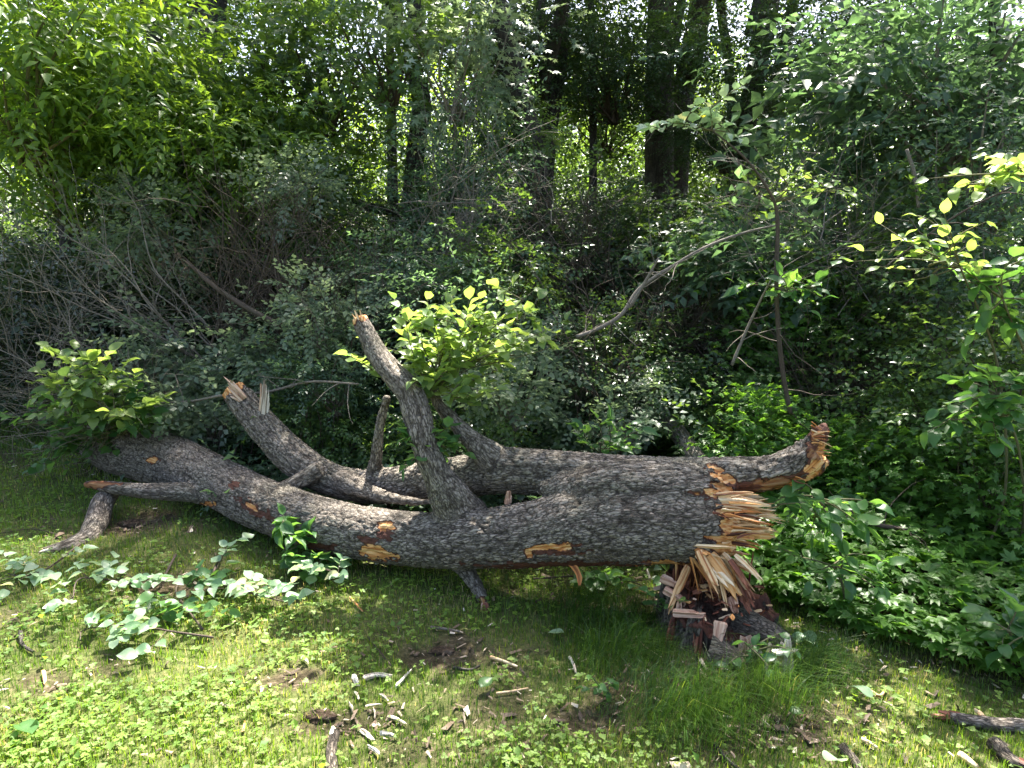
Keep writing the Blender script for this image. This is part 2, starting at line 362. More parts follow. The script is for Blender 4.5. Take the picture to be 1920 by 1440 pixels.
# ------------------------------------------------------------------ leaf shapes
def leaf_lo(L=.06, W=.03, droop=.12, fold=.25):
    V = np.array([[0, 0, 0], [-W / 2, L * .42, W * fold], [W / 2, L * .42, W * fold], [0, L * .48, 0], [0, L, -L * droop]])
    return V, np.array([[0, 3, 1], [0, 2, 3], [1, 3, 4], [3, 2, 4]])
def leaf_star(L=.09):
    an = np.radians([0, 28, 52, 72, 105, 180, 255, 288, 308, 332]); ra = np.array([1, .38, .85, .35, .6, .12, .6, .35, .85, .38]) * L * .6
    V = np.stack([np.sin(an) * ra, np.cos(an) * ra + L * .1, -ra * .25], 1); V = np.vstack([V, [0, L * .1, 0]])
    F = np.array([[10, (k + 1) % 10, k] for k in range(10)]); return V, F
def leaf_hi(L=.07, W=.036, curl=.2, fold=.22, serr=.0, seed=0, tip=1.):
    r = np.random.default_rng(seed); n = 8; V = []; F = []
    for i in range(n):
        t = i / (n - 1); w = W / 2 * (math.sin(math.pi * t ** .78) ** (.8 if i < n - 2 else tip)) + (.0008 if 0 < i < n - 1 else .0005)
        zc = -curl * L * t * t + .05 * L * math.sin(t * 7 + seed); jl = 1 + serr * r.uniform(-1, 1); jr = 1 + serr * r.uniform(-1, 1)
        V += [[-w * jl, t * L, zc + w * fold * 2 * jl], [0, t * L, zc], [w * jr, t * L, zc + w * fold * 2 * jr]]
    for i in range(n - 1):
        a = i * 3
        for k in (0, 1): F += [[a + k, a + k + 1, a + k + 4], [a + k, a + k + 4, a + k + 3]]
    return np.array(V), np.array(F)
def orient(D, roll):                     # matrices whose y axis is D
    D = D / (np.linalg.norm(D, axis=1)[:, None] + 1e-9); up = np.tile([0, 0, 1.], (len(D), 1)); up[np.abs(D[:, 2]) > .95] = [1, 0, 0]
    X = np.cross(D, up); X /= np.linalg.norm(X, axis=1)[:, None]; Z = np.cross(X, D)
    c, s = np.cos(roll)[:, None], np.sin(roll)[:, None]; X2 = X * c + Z * s; Z2 = -X * s + Z * c
    return np.stack([X2, D, Z2], 2)
def sprig(leaf, n=8, L=.28, ang=55, seed=0, opp=False, comp=0, lsc=1.):
    r = np.random.default_rng(seed); V0, F0 = leaf; V = []; F = []; Lid = []; off = 0; bend = r.uniform(-.25, .25)
    for k in range(n):
        t = (k + 1) / n; side = 1 if (k % 2) else -1
        if opp: t = (k // 2 + 1) / ((n + 1) // 2)
        p = np.array([bend * t * t * L, t * L, -.12 * t * t * L]); a = math.radians(ang * r.uniform(.7, 1.2)) * side * (1 - .75 * (k == n - 1))
        d = np.array([math.sin(a), math.cos(a), r.uniform(-.35, .2)]); M = orient(d[None], r.uniform(-.5, .5, 1))[0]
        V.append(V0 * lsc * r.uniform(.7, 1.15) @ M.T + p); F.append(F0 + off); Lid += [k] * len(V0); off += len(V0)
    w = .0025                            # the twig: a thin three-sided stick
    q = np.array([[-w, 0, 0], [w, 0, 0], [0, 0, w * 1.6], [bend * L, L, -.12 * L]])
    V.append(q); F.append(np.array([[0, 1, 3], [1, 2, 3], [2, 0, 3]]) + off); Lid += [n] * 4
    return np.concatenate(V), np.concatenate(F), np.array(Lid), n + 1
def scatter(mb, tpl, Pn, D, roll, sc, tint, spread=.35, r=rng):
    V0, F0, Lid, nl = tpl; N = len(Pn)
    if N == 0: return
    M = orient(D, roll); V = np.einsum('nij,vj->nvi', M, V0) * sc[:, None, None] + Pn[:, None, :]
    F = (F0[None] + (np.arange(N) * len(V0))[:, None, None]).reshape(-1, 3)
    t = np.clip(tint[:, None] + r.uniform(-spread, spread, (N, nl)), 0, .93 + .07 * r.random((N, nl)))[:, Lid]
    mb.add(V.reshape(-1, 3), F, tint=t.ravel())
def single(leaf): return leaf[0], leaf[1], np.zeros(len(leaf[0]), int), 1

# crown: leafy boughs gathered in clumps round a centre, radius about 1
def crown_mesh(name, mat, tpls, nclump=26, per=45, rad=(1, 1, 1), clump=.3, seed=0, flat=.6, droop=.25, inner=.35):
    r = np.random.default_rng(seed); mb = MB(); rad = np.array(rad); cl = []
    while len(cl) < nclump:
        c = r.normal(size=3); c /= np.linalg.norm(c); c = c * r.uniform(inner, .95)
        cl.append(c * rad)
    for c in cl:
        n = int(per * r.uniform(.6, 1.3)); q = r.normal(size=(n, 3)) * clump * np.array([1, 1, flat]) * r.uniform(.7, 1.2) * rad.mean() ** .5
        pos = c + q; D = c / rad * .6 + q * 1.2 / clump * .4 + r.normal(size=(n, 3)) * .45; D[:, 2] -= droop
        tp = r.integers(0, len(tpls), n); ct = r.uniform(.25, .75)
        for k in range(len(tpls)):
            m = tp == k
            scatter(mb, tpls[k], pos[m], D[m], r.uniform(-.9, .9, m.sum()), r.uniform(.75, 1.2, m.sum()), np.full(m.sum(), ct), .35, r)
    return mb.mesh(name, mat), cl
def stems_mesh(name, mat, cl, base=(0, 0, -1), r0=.02, seed=0, n=None):
    rs = random.Random(seed); mb = MB(); cl = cl[:n] if n else cl; base = np.array(base)
    for c in cl:
        mid = base * .5 + np.array(c) * .5 + np.array([rs.uniform(-.15, .15), rs.uniform(-.15, .15), rs.uniform(-.1, .15)])
        V, F, bc = tube([base + np.array([rs.uniform(-.1, .1), rs.uniform(-.1, .1), 0]), mid, c], [r0 * rs.uniform(.6, 1), r0 * .6, r0 * .2], 5, .12, rs.uniform(0, 9), cap=False)
        mb.add(V, F, bc=bc)
    return mb.mesh(name, mat)

T_OVAL = [sprig(leaf_lo(.078, .042), 7, .3, 50, k) for k in range(4)]
T_POINT = [sprig(leaf_lo(.12, .045, .2), 8, .4, 45, 10 + k) for k in range(4)]
T_STAR = [sprig(leaf_star(.15), 5, .34, 60, 20 + k) for k in range(4)]
T_ROUND = [sprig(leaf_lo(.085, .058), 7, .32, 55, 30 + k) for k in range(4)]
T_BIG = [sprig(leaf_lo(.17, .09, .2), 6, .46, 55, 40 + k, opp=True) for k in range(4)]
T_PALE = [sprig(leaf_lo(.15, .1, .1, .12), 7, .5, 55, 60 + k) for k in range(4)]
T_SMALL = [sprig(leaf_lo(.05, .03), 9, .27, 50, 50 + k, opp=True) for k in range(4)]
def five(seed):
    V = []; F = []; o = 0; V0, F0 = leaf_lo(.1, .05, .12, .15); r = np.random.default_rng(seed); Lid = []
    for k, a in enumerate((-85, -42, 0, 42, 85)):
        a = math.radians(a + r.uniform(-8, 8)); M = orient(np.array([[math.sin(a), math.cos(a), -.02]]), np.zeros(1))[0]
        V.append(V0 * (1.1 - abs(a) * .22) @ M.T + [0, .05, .02]); F.append(F0 + o); o += 5; Lid += [k] * 5
    V.append(np.array([[-.001, 0, 0], [.001, 0, 0], [0, .05, .02]])); F.append(np.array([[0, 1, 2]]) + o); Lid += [5] * 3
    return np.concatenate(V), np.concatenate(F), np.array(Lid), 6
T_FIVE = [five(k) for k in range(3)]

PROTO = {}
def proto(key, mat, tpls, twig, nvar=2, **kw):
    PROTO[key] = []
    for k in range(nvar):
        me, cl = crown_mesh('foliage_' + key, mat, tpls, seed=hash_(key) + k, **kw)
        PROTO[key].append((me, stems_mesh('stems_' + key, twig, cl, seed=k)))
def hash_(s): return sum(ord(c) * (i + 3) for i, c in enumerate(s)) % 9973
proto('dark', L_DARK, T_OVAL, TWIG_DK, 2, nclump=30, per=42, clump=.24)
proto('deep', L_SHADED, T_OVAL, TWIG_DK, 2, nclump=26, per=36, clump=.3)
proto('mid', L_MID, T_ROUND, TWIG_DK, 2, nclump=20, per=26, clump=.26)
proto('point', L_LIME, T_POINT, TWIG_GN, 2, nclump=17, per=34, droop=.5)
proto('maple', L_MID, T_STAR, TWIG_DK, 2, nclump=16, per=22, clump=.26)
proto('silver', L_SILV, T_PALE, TWIG, 2, nclump=15, per=17, clump=.26)
proto('blue', L_BLUE, T_OVAL, TWIG, 2, nclump=22, per=26, clump=.26)
proto('broad', L_BLUE, T_BIG, TWIG_GN, 2, nclump=20, per=26)
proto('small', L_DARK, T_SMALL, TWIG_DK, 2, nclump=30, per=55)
proto('creeper', L_CREEP, T_FIVE, TWIG_GN, 2, nclump=24, per=60, droop=-.05)
proto('silvermaple', L_SILV, T_STAR, TWIG, 1, nclump=14, per=26)

# ------------------------------------------------------------------ the fallen tree
# every axis: list of (px, py, distance, radius in px), in the photograph's pixels
AX = {
 'trunk': [(165, 800, 5.9, 26), (190, 826, 5.4, 40), (230, 838, 5.15, 52), (320, 868, 4.75, 50), (400, 900, 4.35, 47), (500, 948, 3.95, 48), (600, 981, 3.68, 50), (700, 1002, 3.48, 50),
           (800, 1012, 3.32, 51), (900, 1010, 3.2, 54), (1000, 1001, 3.12, 61), (1090, 984, 3.08, 76), (1180, 974, 3.04, 85), (1280, 976, 3.0, 84), (1350, 980, 2.97, 74), (1392, 985, 2.95, 56)],
 'stem': [(1530, 846, 2.9, 33), (1500, 872, 2.92, 34), (1440, 888, 2.95, 31), (1360, 893, 3.02, 35), (1260, 897, 3.12, 40), (1150, 893, 3.2, 42), (1050, 886, 3.3, 42), (950, 884, 3.42, 43), (870, 892, 3.6, 40),
          (780, 905, 3.8, 36), (700, 912, 3.95, 32), (630, 902, 4.05, 31), (565, 868, 4.15, 33), (505, 812, 4.3, 30), (462, 762, 4.4, 26), (436, 728, 4.45, 23)],
 'limb_a': [(866, 975, 3.3, 56), (846, 935, 3.27, 41), (815, 880, 3.25, 27), (795, 830, 3.27, 25), (783, 780, 3.32, 27), (768, 735, 3.38, 26), (735, 698, 3.45, 23), (705, 660, 3.52, 21), (685, 620, 3.58, 18), (672, 594, 3.6, 15)],
 'limb_b': [(955, 885, 3.4, 40), (918, 856, 3.4, 29), (880, 820, 3.42, 17), (850, 788, 3.46, 13), (822, 758, 3.5, 10), (805, 715, 3.55, 8)],
 'limb_c': [(440, 925, 4.2, 30), (395, 925, 4.2, 24), (340, 922, 4.2, 17), (280, 921, 4.2, 14), (220, 915, 4.22, 12), (155, 906, 4.25, 6)],
 'limb_d': [(340, 868, 4.7, 22), (331, 842, 4.62, 16), (326, 824, 4.6, 10)],
 'limb_e': [(700, 905, 3.95, 18), (706, 850, 3.9, 11), (713, 795, 3.88, 9), (727, 742, 3.86, 7)],
 'limb_f': [(855, 1040, 3.3, 26), (880, 1078, 3.22, 16), (902, 1115, 3.14, 13), (913, 1150, 3.08, 9)],
 'limb_g': [(640, 900, 3.98, 22), (700, 925, 3.72, 13), (755, 938, 3.58, 9), (812, 942, 3.48, 5)],
 'limb_h': [(600, 880, 4.0, 18), (555, 905, 3.95, 15), (520, 914, 3.92, 9)],
 'slab': [(1440, 885, 2.94, 27), (1495, 865, 2.91, 29), (1530, 830, 2.89, 20), (1549, 795, 2.88, 8)],
}
PARTNAME = {'trunk': 'trunk', 'stem': 'second_stem', 'slab': 'torn_slab'}
tree = thing('fallen_tree', (0, 3.4, 0), 'forked grey barked tree lying across the lawn, its splintered butt over the stump', 'fallen tree')
def axis(k):
    a = AX[k]; return crom([P(x, y, d) for x, y, d, r in a], [RM(r, d) * 1.02 for x, y, d, r in a], .02)
def build_fallen():
    from mathutils.kdtree import KDTree
    mb = MB(); ax = {}
    # the flesh that joins the two stems into one butt
    V, F, bc = tube([P(1010, 915, 3.2), P(1060, 918, 3.15), P(1120, 920, 3.1), P(1200, 922, 3.05), P(1300, 925, 3.0), P(1372, 935, 2.97)], [RM(r_q, 3.05) for r_q in (10, 34, 56, 64, 60, 40)], 24, .04); mb.add(V, F)
    for k in AX:
        c, r = axis(k); T, N, B = frames(c); s = np.concatenate([[0], np.cumsum(np.linalg.norm(np.diff(c, axis=0), axis=1))]); ax[k] = (c, r, T, N, B, s)
        V, F, bc = tube([tuple(q) for q in c[::2]], r[::2], 24, .04); mb.add(V, F)
    me = mb.mesh('raw_tree', BARK); o = link('raw_tree', me)
    rm = o.modifiers.new('r', 'REMESH'); rm.mode = 'VOXEL'; rm.voxel_size = .0072
    sm = o.modifiers.new('s', 'SMOOTH'); sm.factor = .5; sm.iterations = 24
    ev = o.evaluated_get(bpy.context.evaluated_depsgraph_get()); m2 = ev.to_mesh()
    n = len(m2.vertices); V = np.empty(n * 3, np.float32); m2.vertices.foreach_get('co', V); V = V.reshape(-1, 3).astype(float)
    Nn = np.empty(n * 3, np.float32); m2.vertices.foreach_get('normal', Nn); Nn = Nn.reshape(-1, 3)
    lt = np.empty(len(m2.polygons), np.int32); m2.polygons.foreach_get('loop_total', lt)
    li = np.empty(len(m2.loops), np.int32); m2.loops.foreach_get('vertex_index', li)
    ok = lt == 4; st = np.concatenate([[0], np.cumsum(lt)[:-1]]); Q = li[st[ok][:, None] + np.arange(4)]
    ev.to_mesh_clear(); bpy.data.objects.remove(o); bpy.data.meshes.remove(me)
    keys = list(AX); best = np.full(n, 1e9); own = np.zeros(n, int); bc = np.zeros((n, 3)); frac = np.zeros(n); loc = np.zeros((n, 3))
    for ki, k in enumerate(keys):
        c, r, T, N, B, s = ax[k]
        idx = np.empty(n, int)
        for a in range(0, n, 4000):
            v = V[a:a + 4000]; idx[a:a + 4000] = np.argmin((v ** 2).sum(1)[:, None] - 2 * v @ c.T + (c ** 2).sum(1)[None], 1)
        dv = V - c[idx]; al = (dv * T[idx]).sum(1); u = (dv * N[idx]).sum(1); w = (dv * B[idx]).sum(1)
        dist = np.hypot(u, w) - r[idx] + np.maximum(0, np.abs(al) - .03) * 2
        if k.startswith('limb'): dist = dist + .02
        m = dist < best
        best[m] = dist[m]; own[m] = ki; bc[m] = np.stack([u, w, s[idx] + al + ki * 7.3], 1)[m]; frac[m] = ((s[idx] + al) / s[-1])[m]
    # bark relief: plates and furrows
    wp = bc * [1, 1, .38] * 30 + (np.stack([fbm(bc * 22 + 5 * k, k, 2) for k in range(3)], 1) - .5) * 2.2
    f1, f2, cid = voro(wp, 3); e = f2 - f1
    plate = sst(.0, .2, e); low = fbm(bc * [5, 5, 2.5], 41, 3) - .5; fine = fbm(bc * 70, 44, 2) - .5
    wp2 = bc * [1, 1, .3] * 15 + (np.stack([fbm(bc * 9 + 5 * k, 60 + k, 2) for k in range(3)], 1) - .5) * 2
    g1, g2, gid = voro(wp2, 13); deep = 1 - sst(.0, .12, g2 - g1)
    small = np.isin(own, [keys.index(k) for k in keys if k.startswith('limb')]); amp = np.where(small, .45, 1.)
    # wounds
    wood = np.zeros(n)
    def wound(px, py, d, rx, ry, s=1., rot=0.):
        nonlocal wood
        c = P(px, py, d); fwd = V[:, 1] < d + .12
        r = V - np.array([0, 0, CAMZ]); fx = np.cos(PITCH) * r[:, 1] - np.sin(PITCH) * r[:, 2]; uu = 960 + FPX * r[:, 0] / fx
        vv = 720 - FPX * (math.sin(PITCH) * r[:, 1] + math.cos(PITCH) * r[:, 2]) / fx
        du, dv_ = uu - px, vv - py; cr, sr = math.cos(rot), math.sin(rot); du, dv_ = du * cr + dv_ * sr, -du * sr + dv_ * cr
        q = np.sqrt((du / rx) ** 2 + (dv_ / ry) ** 2) + (fbm(bc * [60, 60, 30], 71, 3) - .5) * 2.0
        wood = np.maximum(wood, np.where(fwd, s * sst(1.35, .55, q), 0))
    wound(724, 986, 3.4, 17, 10); wound(722, 1002, 3.4, 20, 12, .45); wound(694, 1032, 3.4, 22, 9); wound(715, 1042, 3.4, 32, 8, .9, .1); wound(690, 1015, 3.4, 20, 12, .45)
    wound(478, 955, 3.95, 42, 10, .45, .55); wound(470, 948, 3.95, 18, 5, .8, .5); wound(440, 910, 4.1, 14, 7, .45)
    wound(1035, 1027, 3.0, 52, 7, .95, -.05); wound(1040, 1036, 3.0, 58, 7, .5); wound(990, 1038, 3.0, 9, 7, .9)
    wound(1358, 895, 2.9, 32, 9, .95, .35); wound(1345, 882, 2.9, 16, 8, .9, .3); wound(1400, 910, 2.9, 65, 12, .5, .02); wound(1460, 905, 2.9, 70, 13, .55, -.12)
    wound(1500, 903, 2.9, 50, 9, .85, -.45); wound(1535, 850, 2.9, 24, 45, .55, .1); wound(1540, 810, 2.9, 20, 40, .5, .3); wound(1528, 878, 2.88, 16, 16, .9); wound(1545, 850, 2.88, 12, 30, .9)
    wound(1340, 925, 2.9, 45, 9, .8); wound(1050, 1058, 3.0, 180, 7, .42); wound(1250, 1058, 2.9, 60, 9, .8); wound(285, 863, 4.7, 12, 7, .75); wound(390, 945, 4.2, 14, 5, .95)
    wound(600, 1025, 3.6, 40, 8, .45); wound(905, 1145, 3.1, 14, 22, .6); wound(180, 908, 4.2, 40, 8, .55)
    # torn ends
    def torn(k, endfrac, where='hi', amp_=.03, sv=1.):
        nonlocal wood
        m = own == keys.index(k); jag = fbm(bc * [45, 45, 4], 81, 3) - .5
        c, r, T, N, B, s = ax[k]; x = frac * s[-1]; dd = (s[-1] - x) if where == 'hi' else x
        w = sst(endfrac + .02, endfrac - .02, dd + jag * amp_ * 5)
        wood = np.where(m, np.maximum(wood, w * sv), wood); return m, w, jag, T
    disp = plate * (.0035 + .003 * cid) * amp + low * .024 * amp + fine * .004 - deep * .005 * amp
    m, w, jag, T = torn('trunk', .12, amp_=.035); disp = np.where(m & (w > .3), -.012 + jag * .05, disp)
    m, w, jag, T = torn('stem', .05, amp_=.02); disp = np.where(m & (w > .3), jag * .03, disp)
    m, w, jag, T = torn('limb_a', .03, amp_=.01)
    disp = np.where(wood > .6, np.minimum(disp, -.004 + (fbm(bc * [80, 80, 10], 91, 3) - .5) * .03), disp)
    fold = own == keys.index('slab'); disp = np.where(fold, disp + (fbm(bc * [40, 40, 14], 95, 3) - .5) * .035, disp)
    V = V + Nn * disp[:, None]
    crack = np.clip((1 - sst(.0, .12, e)) * .35 + deep * .6, 0, 1) * (wood < .3)
    fo = own[Q].max(1)
    for ki, k in enumerate(keys):
        q = Q[fo == ki]
        if len(q) == 0: continue
        u, inv = np.unique(q, return_inverse=True)
        me = mk_mesh(k, V[u] - np.array(tree.location), inv.reshape(-1, 4), BARK, {'bc': bc[u], 'crack': crack[u], 'wood': wood[u]})
        link(PARTNAME.get(k, 'limb'), me, tree)
    return n
print('fallen tree verts', build_fallen())

# splinters: ragged tapering laths of torn wood
def splinter(name, parent, p0, p1, w, t, mat, bend=(0, 0, 0), seed=0, end=.35, taper=.7, label=None):
    r = np.random.default_rng(seed); p0, p1 = np.array(p0), np.array(p1); off = np.array(parent.matrix_basis.translation) if parent is not None else p0
    L = np.linalg.norm(p1 - p0); n = 12; m = 10; ts = np.linspace(0, 1, n)
    c = p0[None] * (1 - ts[:, None]) + p1[None] * ts[:, None] + np.array(bend)[None] * (4 * ts * (1 - ts))[:, None]
    T, N, B = frames(c); a = r.uniform(0, 3.14); N, B = N * math.cos(a) + B * math.sin(a), -N * math.sin(a) + B * math.cos(a)
    th = np.arange(m) / m * 2 * math.pi; prof = 1 + r.uniform(-.4, .4, m) * np.where(np.arange(m) % 2, 1, .5); stepat = r.uniform(.35, 1.1, m); tipo = r.uniform(-end, end * .3, m) * L * .4; V = []; bc = []
    for i, tt in enumerate(ts):
        sc = 1 - (1 - taper) * tt; sc2 = sc * (1 if tt < .9 else 1 - (tt - .9) * 1.5) * (.8 if i == 0 else 1)
        for j in range(m):
            u = math.copysign(abs(math.cos(th[j])) ** .6, math.cos(th[j])) * w / 2 * prof[j] * sc2 * (1 + r.uniform(-.06, .06)); v = math.copysign(abs(math.sin(th[j])) ** .6, math.sin(th[j])) * t / 2 * prof[j] * sc2
            if tt > stepat[j]: u *= .72; v *= .6
            V.append(c[i] + N[i] * u + B[i] * v + T[i] * tipo[j] * max(0, tt - .6) / .4); bc.append([u, v, tt * L])
    V.append(c[0]); V.append(c[-1] + T[-1] * tipo.mean()); bc += [[0, 0, 0], [0, 0, L]]
    F = []
    for i in range(n - 1):
        for j in range(m):
            k = (j + 1) % m; F += [[i * m + j, i * m + k, (i + 1) * m + k], [i * m + j, (i + 1) * m + k, (i + 1) * m + j]]
    for j in range(m): F += [[n * m, (j + 1) % m, j], [n * m + 1, (n - 1) * m + j, (n - 1) * m + (j + 1) % m]]
    me = mk_mesh(name, np.array(V) - off, F, mat, {'bc': np.array(bc)}, smooth=False)
    o = link(name, me, parent, None if parent is not None else off)
    if label: o['label'] = label
    return o
# fan of splinters on the butt (px from -> px to)
SPL = [(1305, 930, 1425, 935, 20, 1), (1320, 940, 1440, 948, 16, 1), (1330, 945, 1450, 962, 15, 1), (1345, 925, 1428, 940, 10, 1), (1350, 962, 1462, 972, 12, 1), (1340, 970, 1448, 985, 16, 2), (1350, 978, 1458, 1000, 26, 1),
       (1335, 988, 1452, 1006, 24, 2), (1330, 1000, 1420, 1010, 18, 2), (1350, 955, 1475, 978, 5, 1), (1390, 950, 1470, 982, 4, 1), (1370, 940, 1452, 945, 5, 1), (1320, 935, 1410, 925, 12, 1), (1400, 975, 1456, 966, 9, 1),
       (1340, 1010, 1425, 1022, 14, 2), (1360, 985, 1440, 990, 12, 1), (1310, 920, 1400, 930, 14, 3), (1370, 1000, 1455, 1008, 12, 1), (1385, 955, 1440, 935, 3, 1), (1400, 965, 1460, 950, 3, 1)]
MW = {1: WOOD_TAN, 2: WOOD_ORG, 3: WOOD_RED}
for i, (a, b, c, d, w, m) in enumerate(SPL):
    dep = 2.87 + rng.uniform(-.03, .08)
    splinter('splinter', tree, P(a, b, dep + .03), P(c, d, dep + rng.uniform(-.06, .04)), RM(w, 2.9), RM(w * .7, 2.9), MW[m], (0, 0, rng.uniform(-.008, .012)), i, .5, .65)
for i in range(60):
    a, b = rng.uniform(1335, 1400), rng.uniform(925, 1022); L = rng.uniform(30, 75) * (1 if b < 1000 else .6); dep = 2.84 + rng.uniform(-.05, .12)
    splinter('splinter', tree, P(a, b, dep), P(a + L, b + rng.uniform(-8, 14), dep + rng.uniform(-.04, .04)), RM(rng.uniform(2, 9), 2.9), RM(rng.uniform(2, 6), 2.9), MW[(1, 2, 1, 2, 3)[i % 5]], (0, 0, rng.uniform(-.008, .01)), 700 + i, .7, .5)
# bent splinters drooping from the butt to the stump
DR = [(1278, 1022, 1385, 1026, 10, 1, .0), (1295, 1028, 1370, 1050, 7, 1, .01), (1320, 1030, 1415, 1075, 8, 1, .02), (1330, 1035, 1400, 1062, 12, 1, .015), (1305, 1035, 1368, 1098, 18, 1, .01), (1325, 1045, 1380, 1105, 14, 3, .02),
      (1340, 1040, 1398, 1110, 20, 1, .035), (1360, 1045, 1412, 1105, 12, 1, .03), (1375, 1060, 1412, 1140, 16, 3, .02), (1385, 1035, 1430, 1090, 4, 1, .02), (1350, 1030, 1400, 1040, 6, 1, 0), (1310, 1050, 1370, 1115, 10, 3, .01),
      (1290, 1062, 1252, 1150, 15, 1, 0), (1283, 1068, 1262, 1140, 7, 2, 0), (1395, 1085, 1405, 1125, 10, 1, 0)]
for i, (a, b, c, d, w, m, bz) in enumerate(DR):
    dep = 2.78 + .03 * (i % 4)
    splinter('splinter', tree, P(a, b, dep + .06), P(c, d, dep - .05), RM(w, 2.8), RM(w * .55, 2.8), MW[m], (bz * rng.uniform(-.1, .3), 0, bz * rng.uniform(-.1, .35)), 50 + i, .9, .95)
for i in range(24):
    a = rng.uniform(1290, 1375); dep = 2.8 + rng.uniform(0, .12)
    splinter('splinter', tree, P(a, 1048 + (a - 1330) * .1, dep), P(a + rng.uniform(10, 50), 1085 + rng.uniform(0, 50), dep - .02), RM(rng.uniform(3, 9), 2.8), RM(rng.uniform(2, 6), 2.8), MW[(3, 2, 1, 3)[i % 4]], (0, 0, .005), 800 + i, .7, .6)
for i, (a, b, c, d, w) in enumerate([(1310, 1032, 1350, 1112, 22), (1330, 1040, 1385, 1120, 24), (1352, 1040, 1400, 1100, 22), (1368, 1050, 1412, 1118, 20), (1345, 1060, 1362, 1135, 16), (1300, 1026, 1330, 1040, 14), (1378, 1040, 1425, 1085, 10), (1388, 1100, 1408, 1150, 18)]):
    dep = 2.74 + .025 * (i % 3); splinter('splinter', tree, P(a, b, dep + .05), P(c, d, dep - .03), RM(w, 2.8), RM(w * .5, 2.8), (WOOD_TAN, WOOD_ORG, WOOD_TAN, WOOD_RED)[i % 4], (rng.uniform(-.006, .008), 0, rng.uniform(-.004, .008)), 1500 + i, .9, 1.)
splinter('bark_strip', tree, P(1062, 1050, 3.0), P(1086, 1098, 2.95), RM(12, 3), .006, WOOD_ORG, (.02, 0, .005), 90)
# ragged fibres on the torn slab and pale broken limb ends
for i in range(46):
    t = i / 46; a = (1548 - 45 * max(0, t - .5) * 2, 800 + 105 * t)
    splinter('splinter', tree, P(a[0] - 26, a[1] - rng.uniform(-6, 10), 2.86), P(a[0] + rng.uniform(-2, 12), a[1] + rng.uniform(-12, 14), 2.85 + rng.uniform(-.02, .04)), RM(rng.uniform(2, 6), 2.9), RM(3, 2.9), (WOOD_ORG, WOOD_RED, WOOD_ORG, WOOD_TAN)[i % 4], (0, 0, rng.uniform(-.01, .01)), 1200 + i, .6, .35)
for i in range(7):
    splinter('splinter', tree, P(452 + i * 1.5, 752 - i, 4.34), P(432 - i * 2 + 5 * (i % 3), 742 - i * 6, 4.33), RM(10, 4.4), RM(6, 4.4), WOOD_PINK, (0, 0, 0), 150 + i, .6, .5)
for i in range(5):
    splinter('splinter', tree, P(675 + i * 2, 612, 3.56), P(660 + i * 5, 588 - 5 * (i % 2), 3.56), RM(6, 3.6), RM(4, 3.6), WOOD_TAN, (0, 0, 0), 160 + i, .6, .4)
for i in range(4):
    splinter('splinter', tree, P(905 + i * 2, 1130, 3.06), P(898 + i * 8, 1178 - 8 * (i % 2), 3.02), RM(7, 3.1), RM(5, 3.1), (WOOD_PINK, WOOD_RED)[i % 2], (0, 0, 0), 170 + i, .6, .4)
splinter('splinter', tree, P(952, 945, 3.2), P(955, 920, 3.2), RM(18, 3.2), .02, WOOD_PINK, (0, 0, 0), 181)
for i, (a, b, w) in enumerate([(490, 497, 16), (485, 490, 9), (497, 504, 9), (492, 500, 6)]):
    splinter('splinter', tree, P(a, 790, 4.3 + .01 * i), P(b, 712 + 9 * i, 4.32), RM(w, 4.3), RM(w * .6, 4.3), (WOOD_WHITE, WOOD_PINK)[i % 2], (.006, 0, 0), 182 + i, .7, .6)

